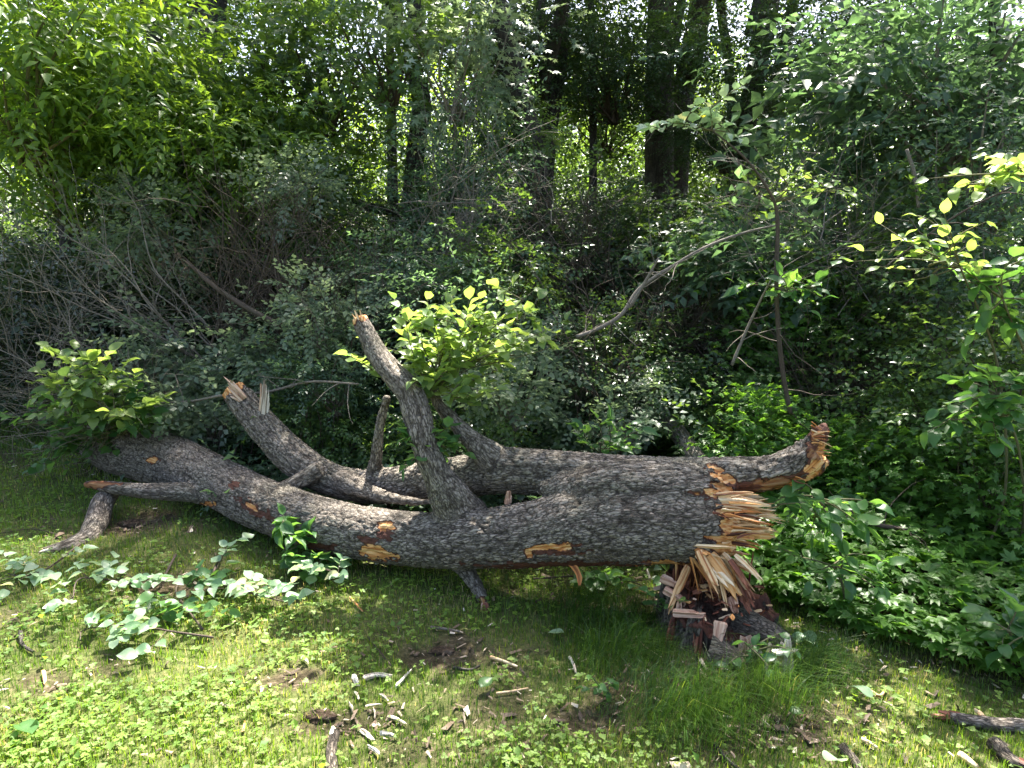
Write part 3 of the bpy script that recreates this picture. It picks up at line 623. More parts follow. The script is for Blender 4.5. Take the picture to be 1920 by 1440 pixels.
# ------------------------------------------------------------------ the stump
def build_stump():
    cx, cy_ = .885, 2.86; base = thing('stump', (cx, cy_, 0), 'jagged hollow stump of rotten red wood under the splintered butt of the trunk', 'stump')
    nt_, R = 200, .215; th = np.arange(nt_) / nt_ * 2 * math.pi; V = []; bc = []; wood = []; crack = []
    def H(a):
        f = math.degrees(a) % 360
        h = np.interp(f, [0, 40, 90, 140, 180, 205, 225, 250, 262, 280, 300, 320, 345, 360], [.1, .18, .22, .2, .15, .13, .12, .11, .05, .05, .04, .06, .08, .1])
        return h
    hj = np.array([H(a) for a in th]) + (fbm(np.stack([np.cos(th) * 8, np.sin(th) * 8, th * 0], 1), 5, 3) - .5) * .1
    hz = np.array([gz(cx + .25 * math.cos(a), cy_ + .25 * math.sin(a)) for a in th])
    rings = []
    for i in range(26):                                            # outer wall
        t = i / 25; rr = R * (1 + .12 * np.cos(3 * th + .6) + .05 * np.cos(7 * th)) * (1 + .45 * (1 - t) ** 4) ; z = (hz - .06) * (1 - t) + hj * t
        rings.append((rr, z, np.zeros(nt_) + (t > .93)))
    for i in range(1, 5): rings.append((rings[25][0] * (1 - .07 * i), hj + (fbm(np.stack([np.cos(th) * 20, np.sin(th) * 20, th * 0 + i], 1), 7, 2) - .5) * .05, np.ones(nt_)))
    for i in range(1, 13):                                          # hollow
        t = i / 12; rr = rings[29][0] * (1 - t); z = hj * (1 - t) ** 2 + (.1 + .03 * np.cos(th)) * (1 - (1 - t) ** 2) + (fbm(np.stack([np.cos(th) * 30 * rr * 4, np.sin(th) * 30 * rr * 4, th * 0 + i * .3], 1), 9, 2) - .5) * .05
        rings.append((rr, z, np.full(nt_, .5)))
    for (rr, z, w) in rings:
        V.append(np.stack([rr * np.cos(th), rr * np.sin(th), z], 1)); bc.append(np.stack([rr * np.cos(th), rr * np.sin(th), z], 1)); wood.append(w * .5)
    V, bc, wood = np.concatenate(V), np.concatenate(bc), np.concatenate(wood)
    f1, f2, _ = voro(bc * [30, 30, 11], 5); e = sst(0, .3, f2 - f1); cr = (1 - e) * (wood < .2)
    rad = V[:, :2] / (np.linalg.norm(V[:, :2], axis=1)[:, None] + 1e-6); V[:, :2] += rad * ((e * .012 + (fbm(bc * [12, 12, 4], 6) - .5) * .05) * (wood < .6))[:, None]
    i = (np.arange(len(rings) - 1)[:, None] * nt_); j = np.arange(nt_)[None]; k = (j + 1) % nt_
    F = np.stack([i + j, i + k, i + nt_ + k, i + nt_ + j], 2).reshape(-1, 4)
    link('stump_body', mk_mesh('stump_body', V, F, BARK_MD, {'bc': bc, 'crack': cr * .8, 'wood': wood}), base)
    r = np.random.default_rng(4)
    for q in range(64):                                            # dark red shards standing on the back and right rim
        a = math.radians(r.uniform(25, 165)); rr = r.uniform(.09, .2); x, y = cx + rr * math.cos(a), cy_ + rr * math.sin(a); z0 = .06
        splinter('shard', base, (x, y, z0), (x + r.uniform(-.03, .03), y + r.uniform(-.02, .02), r.uniform(.18, .36)), r.uniform(.008, .03), r.uniform(.006, .018), (WOOD_RED, WOOD_RED, WOOD_ORG, WOOD_RED)[q % 4], (0, 0, 0), 300 + q, .6, .5)
    for q in range(30):                                            # upright slabs of the broken shell, bark outside
        a = math.radians([195, 212, 228, 243, 258, 275, 292, 310, 330, 350, 10, 30, 55, 80, 105, 130, 155, 175, 205, 235][q % 20] + r.uniform(-8, 8)); rr = .2 + r.uniform(-.02, .025); f = math.degrees(a) % 360
        hgt = np.interp(f, [0, 90, 180, 215, 245, 262, 300, 330, 360], [.12, .28, .2, .19, .18, .09, .06, .06, .09]) * r.uniform(.75, 1.12); w = r.uniform(.03, .11)
        x, y = cx + rr * math.cos(a), cy_ + rr * math.sin(a)
        splinter('slab', base, (x + .03 * math.cos(a), y + .03 * math.sin(a), gz(x, y) - .02), (x, y, hgt), w, r.uniform(.015, .03), (BARK_MD, WOOD_PINK, BARK_MD, WOOD_RED, BARK_MD)[q % 5], (0, 0, 0), 1400 + q, .5, .8)
    for q in range(120):                                            # crumbled wood in the hollow and on the rim
        a = r.uniform(0, 6.28); rr = r.uniform(0, .24); x, y = cx + rr * math.cos(a), cy_ + rr * math.sin(a); z = .15 + r.uniform(-.02, .05)
        d = r.normal(size=3) * [1, 1, .3]; d /= np.linalg.norm(d); L = r.uniform(.015, .07)
        splinter('chunk', base, (x, y, z), (x + d[0] * L, y + d[1] * L, z + d[2] * L), r.uniform(.005, .02), r.uniform(.003, .009), (WOOD_RED, WOOD_PINK, WOOD_RED, WOOD_ORG, WOOD_RED, WOOD_TAN, WOOD_RED)[q % 7], (0, 0, 0), 400 + q, .3, .8)
    sp = lambda n, a, b, c, d, d1, d2, w, t, m, s, **k: splinter(n, base, P(a, b, d1), P(c, d, d2), RM(w, 2.7), RM(t, 2.7), m, (0, 0, 0), s, **k)
    sp('chunk', 1262, 1148, 1322, 1152, 2.72, 2.68, 20, 14, WOOD_PINK, 501, end=.3, taper=.8)
    sp('chunk', 1350, 1165, 1343, 1208, 2.64, 2.6, 32, 10, WOOD_PINK, 502, end=.3, taper=.55)
    sp('chunk', 1240, 1085, 1275, 1100, 2.85, 2.8, 20, 16, WOOD_PINK, 503); sp('chunk', 1245, 1105, 1285, 1128, 2.8, 2.76, 18, 14, WOOD_PINK, 504)
    sp('chunk', 1372, 1120, 1380, 1150, 2.75, 2.7, 24, 16, WOOD_PINK, 505)
    # the root running out on the right, with a grey weathered end
    mb = MB(); V, F, b_ = tube([P(1385, 1165, 2.8), P(1425, 1185, 2.72), P(1465, 1205, 2.64), P(1480, 1235, 2.58)], [.07, .06, .045, .03], 24, .012, rough=.3, seed=3)
    mb.add(V - np.array(base.location), F, bc=b_); link('root', mb.mesh('root', BARK_MD), base)
    for q, (a, b, c, d, w) in enumerate([(1440, 1262, 1445, 1205, 18), (1462, 1268, 1468, 1200, 20), (1480, 1262, 1475, 1190, 14), (1450, 1225, 1498, 1218, 14), (1452, 1238, 1485, 1260, 18)]):
        sp('root_flake', a, b, c, d, 2.5, 2.56, w * 1.2, w * .6, WOOD_WHITE, 520 + q, end=.4, taper=.7)
    mb = MB(); V, F, b_ = tube([P(1330, 1225, 2.6), P(1375, 1240, 2.56), P(1395, 1262, 2.53)], [.07, .05, .03], 20, .012, rough=.35, seed=5)
    mb.add(V - np.array(base.location), F, bc=b_); link('root', mb.mesh('root', BARK_MD), base)
build_stump()

# ------------------------------------------------------------------ leafy shoots with single leaves
LEAFM = {}
def leaf_meshes(key, mat, L, W, serr=0., tip=1.):
    LEAFM[key] = [mk_mesh('leaf_' + key, *leaf_hi(L, W, c, fo, serr, k, tip), mat) for k, (c, fo) in enumerate([(.1, .12), (.25, .25), (.4, .3), (.0, .2), (.3, .1), (-.15, .2)])]
leaf_meshes('lime', O_LIME, .076, .05); leaf_meshes('pale', O_PALE, .07, .05); leaf_meshes('broad', O_BROAD, .13, .065, 0, 1.2)
leaf_meshes('sun', O_LIME, .1, .062, 0, 1.1); leaf_meshes('oval', O_BROAD, .08, .052)
def shoot(name, parent, starts, leafkey, twigmat, nleaf=9, off=None, seed=0, wig=.25, grav=.05, tr=.0035, lsc=(.7, 1.15), opp=False, facing=None, cap=300, flatten=0.):
    """starts: list of (p0, p1): twig paths; leaves become objects under the twig mesh"""
    rs = random.Random(seed); mb = MB(); base = off if off is not None else np.zeros(3); spots = []
    for (p0, p1) in starts:
        p0, p1 = np.array(p0), np.array(p1); L = np.linalg.norm(p1 - p0); mid = (p0 + p1) / 2 + np.array([rs.uniform(-1, 1), rs.uniform(-1, 1), rs.uniform(-.4, 1)]) * L * wig * .4
        V, F, bc = tube([p0 - base, mid - base, p1 - base], [tr, tr * .75, tr * .35], 6, max(.02, L / 10), rs.uniform(0, 5)); mb.add(V, F, bc=bc)
        n = max(2, int(nleaf * rs.uniform(.8, 1.2)))
        for k in range(n):
            t = .18 + .82 * (k + 1) / n; q = (1 - t) ** 2 * p0 + 2 * t * (1 - t) * mid + t * t * p1; tang = (p1 - p0) / L
            q = (p0 * (1 - t) + p1 * t) + (mid - (p0 + p1) / 2) * 4 * t * (1 - t) * .98
            side = np.cross(tang, [0, 0, 1.]); side = side / (np.linalg.norm(side) + 1e-6) * (1 if k % 2 else -1)
            d = tang * rs.uniform(.3, .9) + side * rs.uniform(.6, 1.1) * (0.2 if k == n - 1 else 1) + np.array([rs.uniform(-.3, .3), rs.uniform(-.3, .3), rs.uniform(-.4, .35) - grav])
            if flatten: d[2] *= (1 - flatten)
            spots.append((q, d, rs.uniform(*lsc), rs.uniform(-.7, .7)))
    if len(spots) > cap: spots = spots[:cap]
    tw = link(name, mb.mesh(name, twigmat), parent)
    for (q, d, s, roll) in spots:
        o = bpy.data.objects.new('leaf', LEAFM[leafkey][rs.randrange(6)]); COL.objects.link(o); o.parent = tw
        M = Matrix(orient(d[None], np.array([roll]))[0].tolist()); o.location = q - base; o.rotation_euler = M.to_euler(); o.scale = (s,) * 3
    return tw
def bushy(px0, py0, d0, targets, sub=3, spread=.16, seed=0, dj=.25):
    rs = random.Random(seed); out = []; p0 = P(px0, py0, d0)
    for (x, y) in targets:
        p1 = P(x, y, d0 + rs.uniform(-dj, dj)); out.append((p0, p1))
        for k in range(sub):
            t = rs.uniform(.35, .95); q = p0 * (1 - t) + p1 * t; out.append((q, q + np.array([rs.uniform(-1, 1), rs.uniform(-1, 1), rs.uniform(-.4, 1)]) * spread))
    return out
TO = np.array(tree.location)
# sunlit clump on the upright limb, in the middle
shoot('leafy_shoot', tree, bushy(805, 735, 3.5, [(760, 600), (800, 560), (850, 555), (900, 560), (940, 600), (985, 590), (1010, 560), (880, 620), (930, 650), (1060, 625), (820, 640), (770, 650)], 2, .15, 1), 'lime', TWIG_GN, 8, TO, 1)
shoot('leafy_shoot', tree, bushy(820, 700, 3.55, [(1075, 640), (1000, 545), (740, 560), (960, 535), (690, 640), (1060, 600), (850, 600), (900, 640), (790, 600), (960, 560), (880, 560), (1000, 620), (840, 570), (940, 680), (860, 650), (980, 650), (750, 620)], 1, .16, 9), 'lime', TWIG_GN, 7, TO, 9)
shoot('leafy_shoot', tree, bushy(800, 745, 3.45, [(690, 690), (730, 700), (850, 690), (900, 700), (950, 690), (860, 740), (820, 700), (780, 720), (905, 760), (930, 730)], 2, .12, 2), 'lime', TWIG_GN, 6, TO, 2)
shoot('leafy_shoot', tree, bushy(800, 830, 3.3, [(760, 820), (840, 800), (830, 860), (760, 880), (870, 850), (780, 860)], 1, .1, 3, .1), 'oval', TWIG_GN, 5, TO, 3)
# left, sunny tip and greener skirt above the far end
shoot('leafy_shoot', tree, bushy(215, 780, 4.5, [(90, 650), (130, 665), (170, 680), (200, 700), (60, 720), (120, 740), (240, 740), (280, 760), (50, 760)], 4, .2, 4), 'lime', TWIG_GN, 8, TO, 4, lsc=(.9, 1.4))
shoot('leafy_shoot', tree, bushy(230, 815, 4.75, [(180, 740), (270, 770), (150, 800), (300, 790), (90, 790), (220, 780), (40, 790), (260, 730), (130, 770), (200, 810), (110, 835), (150, 850), (95, 815), (180, 845)], 3, .2, 5), 'oval', TWIG_GN, 8, TO, 5, lsc=(.8, 1.3))
shoot('leafy_shoot', tree, bushy(185, 800, 4.95, [(120, 800), (90, 830), (150, 830), (100, 865), (170, 850), (130, 880), (200, 830), (60, 850), (240, 800)], 3, .17, 15, .15), 'oval', TWIG_DK, 8, TO, 15, lsc=(.7, 1.15))
# little shoot hanging in front of the trunk
shoot('leafy_shoot', tree, bushy(535, 1035, 3.45, [(530, 965), (550, 1000), (580, 1010), (600, 1050), (630, 1075), (560, 1050), (610, 1085)], 2, .09, 6, .08), 'oval', TWIG_DK, 5, TO, 6)

# ------------------------------------------------------------------ leafy branches broken off and lying on the lawn
def lawn_branch(label, pts, key, subs, seed, nleaf=6, tr=.006, spread=.14, twig=TWIG_DK, lift=.05, name='broken_branch', flatten=.6):
    rs = random.Random(seed); g = [G(x, y, lift * rs.uniform(.4, 1.2)) for x, y in pts]; base = g[0].copy(); base[2] = gz(base[0], base[1])
    t = thing(name, base, label, 'branch'); mb = MB()
    V, F, bc = tube([q - base for q in g], np.linspace(tr, tr * .4, len(g)), 8, .02); mb.add(V, F, bc=bc); link('stem', mb.mesh('stem', twig), t)
    st = []
    for k in range(subs):
        u = rs.uniform(.1, 1) * (len(g) - 1); i = min(int(u), len(g) - 2); q = g[i] + (g[i + 1] - g[i]) * (u - i)
        e = q + np.array([rs.uniform(-1, 1), rs.uniform(-1.3, .8), rs.uniform(0, .5)]) * spread * rs.uniform(.8, 2.); e[2] = max(e[2], gz(e[0], e[1]) + .03); st.append((q, e))
    shoot('twig', t, st, key, twig, nleaf, base, seed, .2, .0, .002, (.75, 1.1), flatten=flatten)
    return t
lawn_branch('pale leaved spray lying on the grass at the far left below the split limb end', [(150, 1020), (90, 1065), (40, 1080), (15, 1075)], 'pale', 7, 21, 5)
lawn_branch('long branch with blue-green leaves flat on the grass left of the dark soil', [(330, 1040), (290, 1100), (220, 1090), (150, 1085), (135, 1130)], 'pale', 11, 22, 5, .007)
lawn_branch('bare stemmed branch with pale leaves at both ends, lowest branch on the lawn', [(400, 1195), (330, 1185), (240, 1172), (160, 1180), (150, 1200)], 'pale', 7, 23, 5, .005, .1)
lawn_branch('leafy branch dangling pale leaves beside the dark twigs on the lawn', [(420, 1030), (400, 1080), (430, 1100), (500, 1120), (540, 1130)], 'pale', 12, 24, 6, .007, .15)
lawn_branch('small drooping leafy branch just in front of the trunk, leaves reaching the grass', [(560, 1040), (590, 1060), (620, 1070), (645, 1085)], 'pale', 6, 25, 5, .004, .1, lift=.1)
lawn_branch('leafy sprig standing in a dark clump left of the pale dangling leaves', [(380, 1180), (350, 1140), (330, 1110), (340, 1080)], 'oval', 9, 26, 6, .006, .14)
lawn_branch('leafy litter branch under the butt of the trunk beside the orange bark strip', [(1000, 1085), (1100, 1080), (1180, 1090), (1220, 1105)], 'oval', 8, 27, 6, .005, .14, lift=.03)

# ------------------------------------------------------------------ sticks, chips and logs on the lawn
def stick(label, pts, r, mat, name='stick', lift=.01, seed=0, ends=None, cat='stick', group=None, taper=.6, rough=.25, seg=12):
    g = [G(x, y, lift + r * .6) for x, y in pts]; base = g[0].copy(); t = thing(name, base, label, cat, group); mb = MB()
    if cat == 'wood chip':
        e = g[1] - (g[0] + g[-1]) / 2 if len(g) > 2 else np.zeros(3); rr_ = np.random.default_rng(seed)
        g = [q - [0, 0, r * .55] for q in g]; r = r * .75; e = e * .5
        for k in range(4):
            j = rr_.uniform(-.5, .5, 3) * r * (k > 0); f = rr_.uniform(0, .35) * (k > 0); h = 1 - rr_.uniform(0, .4) * (k > 0)
            splinter('flake', t, g[0] * (1 - f) + g[-1] * f + j, g[0] * (1 - h) + g[-1] * h + j, r * 2.3 * (1 if k == 0 else .6), r * (.7 if k == 0 else .5), mat, e, seed * 5 + k, .5, .75)
        return t
    V, F, bc = tube([q - base for q in g], np.linspace(r, r * taper, len(g)), seg, .012, rough=rough, seed=seed)
    f1, f2, _ = voro(bc * [50, 50, 20], seed); mb.add(V, F, bc=bc, crack=(1 - sst(0, .3, f2 - f1)) * .7)
    link('bark' if mat in (BARK, BARK_MD, BARK_DK) else 'wood', mb.mesh(name, mat), t)
    if ends:
        q0, q1 = g[-1], g[-1] + (g[-1] - g[-2]) / np.linalg.norm(g[-1] - g[-2]) * r * 1.2
        for k in range(ends[1]):
            j = np.random.default_rng(seed + k).uniform(-.6, .6, 3) * r
            splinter('torn_wood', t, q0 + j - (q1 - q0), q1 + j * 1.2, r * .8, r * .5, ends[0], (0, 0, 0), seed * 7 + k, .5, .6)
    return t
def bent_log():
    d = [(212, 918, 4.33, 17), (192, 945, 4.2, 21), (180, 980, 4.05, 22), (165, 1010, 3.85, 21), (125, 1030, 3.72, 19), (85, 1042, 3.66, 17)]
    pts = [P(x, y, dd) for x, y, dd, r in d]; base = pts[0].copy(); base[2] = gz(base[0], base[1])
    t = thing('broken_limb', base, 'short bent broken limb with a pale split end lying on the grass at far left', 'limb')
    V, F, bc = tube([p - base for p in pts], [RM(r, dd) for x, y, dd, r in d], 40, .01, rough=.12, seed=8); f1, f2, _ = voro(bc * [32, 32, 14], 8)
    mb = MB(); mb.add(V, F, bc=bc, crack=(1 - sst(0, .25, f2 - f1)) * .8); link('bark', mb.mesh('bark', BARK), t)
    for k in range(8):
        j = np.random.default_rng(k).uniform(-1, 1, 3) * .03
        splinter('torn_wood', t, pts[-1] + (pts[-2] - pts[-1]) * .5 + j, P(48 + 5 * k, 1040 + (k % 4) * 5, 3.62) + j * .5, .035, .018, WOOD_WHITE, (0, 0, 0), 600 + k, .5, .7)
bent_log()
stick('grey barked log at the right edge of the lawn with a torn orange end', [(1925, 1362), (1860, 1358), (1810, 1350), (1780, 1345)], .028, BARK, 'log', .0, 31, (WOOD_RED, 4), 'log', taper=.8)
stick('flat pale chip lying against the log at the right edge', [(1828, 1328), (1850, 1345)], .012, WOOD_TAN, 'wood_chip', .02, 32, cat='wood chip')
stick('dark rotten log in the bottom right corner', [(1865, 1395), (1895, 1425), (1935, 1445)], .028, BARK_MD, 'log', .0, 33, (WOOD_RED, 3), 'log')
stick('dark bark covered stick at the bottom edge beside a pale leaf', [(1578, 1400), (1605, 1430), (1620, 1460)], .018, BARK_MD, 'stick', .0, 34)
stick('upright dark stub of rotten wood at the bottom edge of the lawn', [(625, 1460), (622, 1410), (628, 1375)], .02, BARK_MD, 'rotten_stub', .01, 35, (WOOD_WHITE, 4), 'stub', taper=.9)
stick('dark curved stick in the grass at the far left', [(38, 1185), (42, 1208), (62, 1222)], .009, BARK_DK, 'stick', .01, 36)
stick('curved bleached wood chip, largest of the pale chips', [(682, 1268), (705, 1258), (735, 1264)], .014, WOOD_WHITE, 'wood_chip', .015, 37, cat='wood chip', taper=.8)
stick('straight bleached chip tilted up to the right, beside the largest curved chip', [(742, 1285), (758, 1270), (772, 1252)], .012, WOOD_WHITE, 'wood_chip', .015, 38, cat='wood chip', taper=.8)
stick('short knobbly bleached chip left of the curved one', [(662, 1262), (668, 1275), (672, 1283)], .012, WOOD_WHITE, 'wood_chip', .01, 39, cat='wood chip')
CH = [((655, 1315), (662, 1335), .008, 'hooked bleached chip beside the turf hole'), ((685, 1322), (715, 1318), .007, 'thin bleached chip crossing the middle of the pale chips'),
      ((712, 1300), (728, 1312), .007, 'short bleached chip under the tilted straight chip'), ((728, 1340), (762, 1355), .01, 'ragged bleached chip at the right of the lower heap'),
      ((665, 1295), (672, 1310), .006, 'small bleached chip below the knobbly one'), ((700, 1325), (703, 1348), .006, 'narrow upright bleached chip in the middle of the pale chips'),
      ((675, 1365), (700, 1385), .009, 'bleached chip at the left of the lowest heap'), ((712, 1372), (745, 1378), .01, 'broad bleached chip in the lowest heap of chips'),
      ((690, 1395), (712, 1412), .008, 'lowest bleached chip of the heap near the bottom edge'), ((868, 1335), (872, 1355), .006, 'lone bleached chip right of the heap of chips'),
      ((565, 1230), (578, 1242), .009, 'pale rimmed bark bit alone in the lawn'), ((455, 1370), (458, 1350), .006, 'pale yellow chip standing in the clover'), ((80, 1255), (84, 1280), .008, 'tan dead leaf blade upright at left of the lawn')]
for i, (a, b, r, lab) in enumerate(CH): stick(lab, [a, ((a[0] + b[0]) / 2 + 2, (a[1] + b[1]) / 2 - 2), b], r, WOOD_WHITE if i < 11 else WOOD_TAN, 'wood_chip', .015, 40 + i, cat='wood chip', rough=.4)
SK = [([(656, 1120), (668, 1133), (680, 1146)], .006, WOOD_TAN, 'pale thin splinter on the grass in front of the trunk'), ([(808, 1176), (835, 1179), (862, 1184)], .007, TWIG, 'grey twig with one leaf below the propping limb'),
      ([(920, 1232), (945, 1240), (970, 1250)], .007, WOOD_TAN, 'tan splinter lying by the dark bare soil'), ([(1068, 1232), (1075, 1245), (1080, 1262)], .007, WOOD_WHITE, 'short white stick upright in the grass left of the tussock'),
      ([(930, 1300), (960, 1296), (990, 1290)], .005, WOOD_TAN, 'orange brown splinter right of the bare soil'), ([(690, 1195), (715, 1225), (735, 1250)], .004, TWIG_DK, 'thin dark twig above the bleached chips'),
      ([(850, 1252), (880, 1256), (900, 1248)], .008, BARK_DK, 'dark curved twig on the bare soil'), ([(1190, 1190), (1210, 1212), (1240, 1232)], .003, WOOD_TAN, 'straw thin stem leaning on the tussock by the stump'),
      ([(1225, 1115), (1190, 1105), (1160, 1100)], .004, WOOD_TAN, 'pale sliver on the litter left of the stump'), ([(1630, 1295), (1650, 1305), (1662, 1288)], .008, WOOD_TAN, 'curled tan bark bit on the grass right of the stump'),
      ([(1800, 1415), (1815, 1425), (1832, 1438)], .012, WOOD_TAN, 'pale split chip between the log and the bottom edge'), ([(1615, 1385), (1630, 1392), (1645, 1402)], .007, WOOD_TAN, 'small tan chip above the dark stick at the bottom'),
      ([(1340, 1395), (1360, 1420), (1390, 1445)], .008, BARK_DK, 'dark twig sunk in the grass below the tussock'), ([(0, 1000), (60, 992), (110, 1002)], .003, TWIG_DK, 'thin dark twig at the left edge behind the pale spray')]
for i, (pts, r, m, lab) in enumerate(SK): stick(lab, pts, r, m, 'stick', .01, 70 + i, rough=.15, seg=8)

# fallen single leaves on the lawn
for i, (x, y, s, lab) in enumerate([(580, 1096, 1.1, 'yellowed leaf lying alone in front of the trunk'), (1058, 1188, 1., 'round pale leaf on the grass left of the stump'), (1505, 1190, 1.3, 'large pale round leaf beside the stump root'),
                                 (1486, 1203, 1., 'pale yellow leaf touching the stump root'), (1636, 1308, 1.2, 'white leaf under the curled bark bit'), (1578, 1425, 1.4, 'pale leaf at the bottom edge by the dark stick'), (1478, 600 + 730, .7, 'small green leaf in thin grass'),
                                 (900, 1290, .9, 'round green leaf in the clover right of the chips'), (60, 1378, 1.3, 'big dull green leaf at the left bottom of the lawn'), (1190, 1170, 1., 'torn leaf on the dark grass')]):
    p = G(x, y, .035); t = thing('fallen_leaf', p, lab, 'leaf', rot=(.3, .2, i * 1.7)); o = link('blade', LEAFM['oval' if 'green' in lab or 'torn' in lab else 'pale'][i % 6], t, None, None, s)

# ------------------------------------------------------------------ background trees
def bg_tree(label, pts, rtop, d, crown=None, bark=BARK_DK, group=None, name='tree', top=9., cr=(2.6, 3), limbs=0, seed=0, r2=None):
    """pts: pixels down the trunk at distance d; continued to the ground and up to `top` metres"""
    p = [P(x, y, d) for x, y in pts]; lo, hi = p[-1], p[0]
    dn = (p[-1] - p[-2]); dn /= -dn[2]; up = (p[0] - p[1]); up /= up[2]
    foot = lo + dn * 0 + np.array([dn[0] * (lo[2]) * .6, 0, -lo[2]]); foot[2] = gz(foot[0], foot[1]) - .1
    apex = hi + up * (top - hi[2]) * np.array([.6, .6, 1]) if top > hi[2] else hi
    R0 = RM(rtop, d)
    t = thing(name, (foot[0], foot[1], foot[2] + .1), label, 'tree', group); off = np.array(t.location)
    path = ([apex] if top > hi[2] + .2 else []) + p + [foot]; rad = ([R0 * .5] if top > hi[2] + .2 else []) + list(np.linspace(R0, R0 * 1.15, len(p))) + [R0 * 1.5]
    mb = MB(); V, F, bc = tube([q - off for q in path[::-1]], rad[::-1], 18, .07, rough=.08, seed=seed); f1, f2, _ = voro(bc * [24, 24, 7], seed)
    mb.add(V, F, bc=bc, crack=(1 - sst(0, .3, f2 - f1)) * .6); link('trunk', mb.mesh('trunk', bark), t)
    rs = random.Random(seed)
    for k in range(limbs):
        q = path[0] * (1 - .25 * k / max(1, limbs)) + path[1] * .25 * k / max(1, limbs); a = rs.uniform(0, 6.28)
        w = wander(q - off, (math.cos(a), math.sin(a), rs.uniform(.2, .9)), rs.uniform(1.5, 2.8), 5, .2, rs=rs); m = MB(); V, F, bc = tube(w, np.linspace(R0 * .45, .01, len(w)), 7, .12); m.add(V, F, bc=bc); link('limb', m.mesh('limb', bark), t)
    if crown:
        for k, (key, dx, dy, dz, sc) in enumerate(crown):
            me = CROWNS[key][(seed + k) % len(CROWNS[key])]
            link('crown', me, t, (apex[0] - off[0] + dx, apex[1] - off[1] + dy + 1.6, apex[2] - off[2] + dz), (0, 0, rs.uniform(0, 6.28)), sc)
    return t
CROWNS = {'big': [crown_mesh('crown', L_MID, [sprig(leaf_lo(.11, .06), 8, .4, 50, k) for k in range(3)], 34, 42, (2.2, 2.2, 1.7), .42, 900 + q)[0] for q in range(3)],
          'lime': [crown_mesh('crown', L_LIME, [sprig(leaf_lo(.12, .05), 8, .42, 50, 5 + k) for k in range(3)], 30, 38, (2.2, 2.2, 1.7), .42, 910 + q)[0] for q in range(2)]}
GT = 'background trees beyond the thicket'
bg_tree('slim dark trunk near the top left corner, behind yellow-green leaves', [(275, 0), (292, 90), (300, 240)], 13, 9.5, [('lime', 0, 0, 0, 1)], group=GT, top=6.5, seed=1, limbs=3)
bg_tree('broad dark ivy shaded trunk right of the slim one at top left', [(402, 0), (396, 100), (390, 260)], 22, 9.0, [('big', -.5, .3, .3, 1.1)], group=GT, top=7.5, seed=2, limbs=3)
bg_tree('dark crooked trunk with a pale peeled streak, left of the silvery maple leaves', [(778, -10), (785, 60), (772, 120), (790, 185), (778, 300), (768, 440)], 15, 7.6, [('big', -.2, 1.0, .5, 1.0)], group=GT, top=8.5, seed=3, limbs=3)
bg_tree('straight dark trunk standing alone at the upper middle, narrowing at a bend', [(1054, 0), (1048, 110), (1032, 225), (1022, 330)], 14, 9.0, None, group=GT, top=9, seed=4, limbs=3)
bg_tree('thick grey trunk, left one of the close pair under the sun rays', [(1240, -10), (1238, 100), (1236, 210), (1236, 330)], 23, 10.0, [('big', -.9, 1, .5, 1.0)], bark=BARK_MD, group=GT, top=10.5, seed=5, limbs=3)
bg_tree('thick grey trunk leaning right, right one of the close pair', [(1315, -10), (1296, 100), (1276, 210), (1268, 330)], 19, 10.4, [('big', .9, 1, .7, 1.1)], bark=BARK_MD, group=GT, top=11, seed=6, limbs=3)
bg_tree('dark trunk leaning right at the upper right, right of the close pair', [(1446, -10), (1424, 110), (1398, 240), (1388, 340)], 16, 9.3, [('big', .9, 1, .3, 1.0)], bark=BARK_MD, group=GT, top=9, seed=7, limbs=3)
bg_tree('thin trunk between the close pair and the leaning trunk', [(1350, -10), (1362, 90), (1372, 200), (1372, 300)], 8, 10.8, None, group=GT, top=8, seed=8, limbs=2)
bg_tree('second thin dark trunk touching the leaning trunk on its right side', [(1490, -10), (1462, 120), (1440, 220), (1430, 320)], 10, 11.5, None, group=GT, top=8, seed=81, limbs=2)
bg_tree('very thin straight trunk right of the lone middle trunk', [(1108, -10), (1111, 130), (1112, 280)], 6, 9.5, None, group=GT, top=7, seed=9, limbs=2)
bg_tree('short dark trunk seen through the gap in the middle, beside the horizontal limb', [(735, 280), (736, 350), (738, 440)], 9, 10.5, [('big', -2.2, 1.5, 1, 1)], group=GT, top=7, seed=10, limbs=2)
def shade_boughs(t, spots):  # adds mostly unseen limbs and crowns to shade trunk, stump, grass and thicket
    off = np.array(t.location)
    for k, (x, y, z, sc, key) in enumerate(spots):
        c = np.array([x, y, z]) - off; q = np.array([0, 0, z - 2.2]) + np.array([c[0], c[1], 0]) * .1; m = MB()
        V, F, bc = tube([q, (q + c) / 2 + [0, 0, .5], c], [.07, .05, .025], 8, .12); m.add(V, F, bc=bc); link('limb', m.mesh('limb', BARK_DK), t)
        link('crown', CROWNS[key][k % len(CROWNS[key])], t, tuple(c), (0, 0, k * 2.1), sc)
_tr = [o for o in bpy.data.objects if o.name.startswith('tree')]
shade_boughs(_tr[1], [(-3.4, 10.3, 6.4, .85, 'big'), (-5.6, 10.8, 6.6, .8, 'big')]); shade_boughs(_tr[2], [(-1.4, 10.2, 6.2, .85, 'big'), (-.9, 6.9, 5.9, .3, 'big')])
shade_boughs(_tr[3], [(.8, 10.6, 6.5, .9, 'big'), (1.2, 6.1, 5.6, .36, 'big'), (1.3, 5.5, 5.8, .38, 'big')]); shade_boughs(_tr[4], [(2.8, 10.9, 6.4, .8, 'big')]); shade_boughs(_tr[6], [(3.3, 6.0, 6.2, .4, 'big'), (4.9, 10.3, 6.6, .9, 'big'), (3.6, 9.0, 6.4, .5, 'big')])
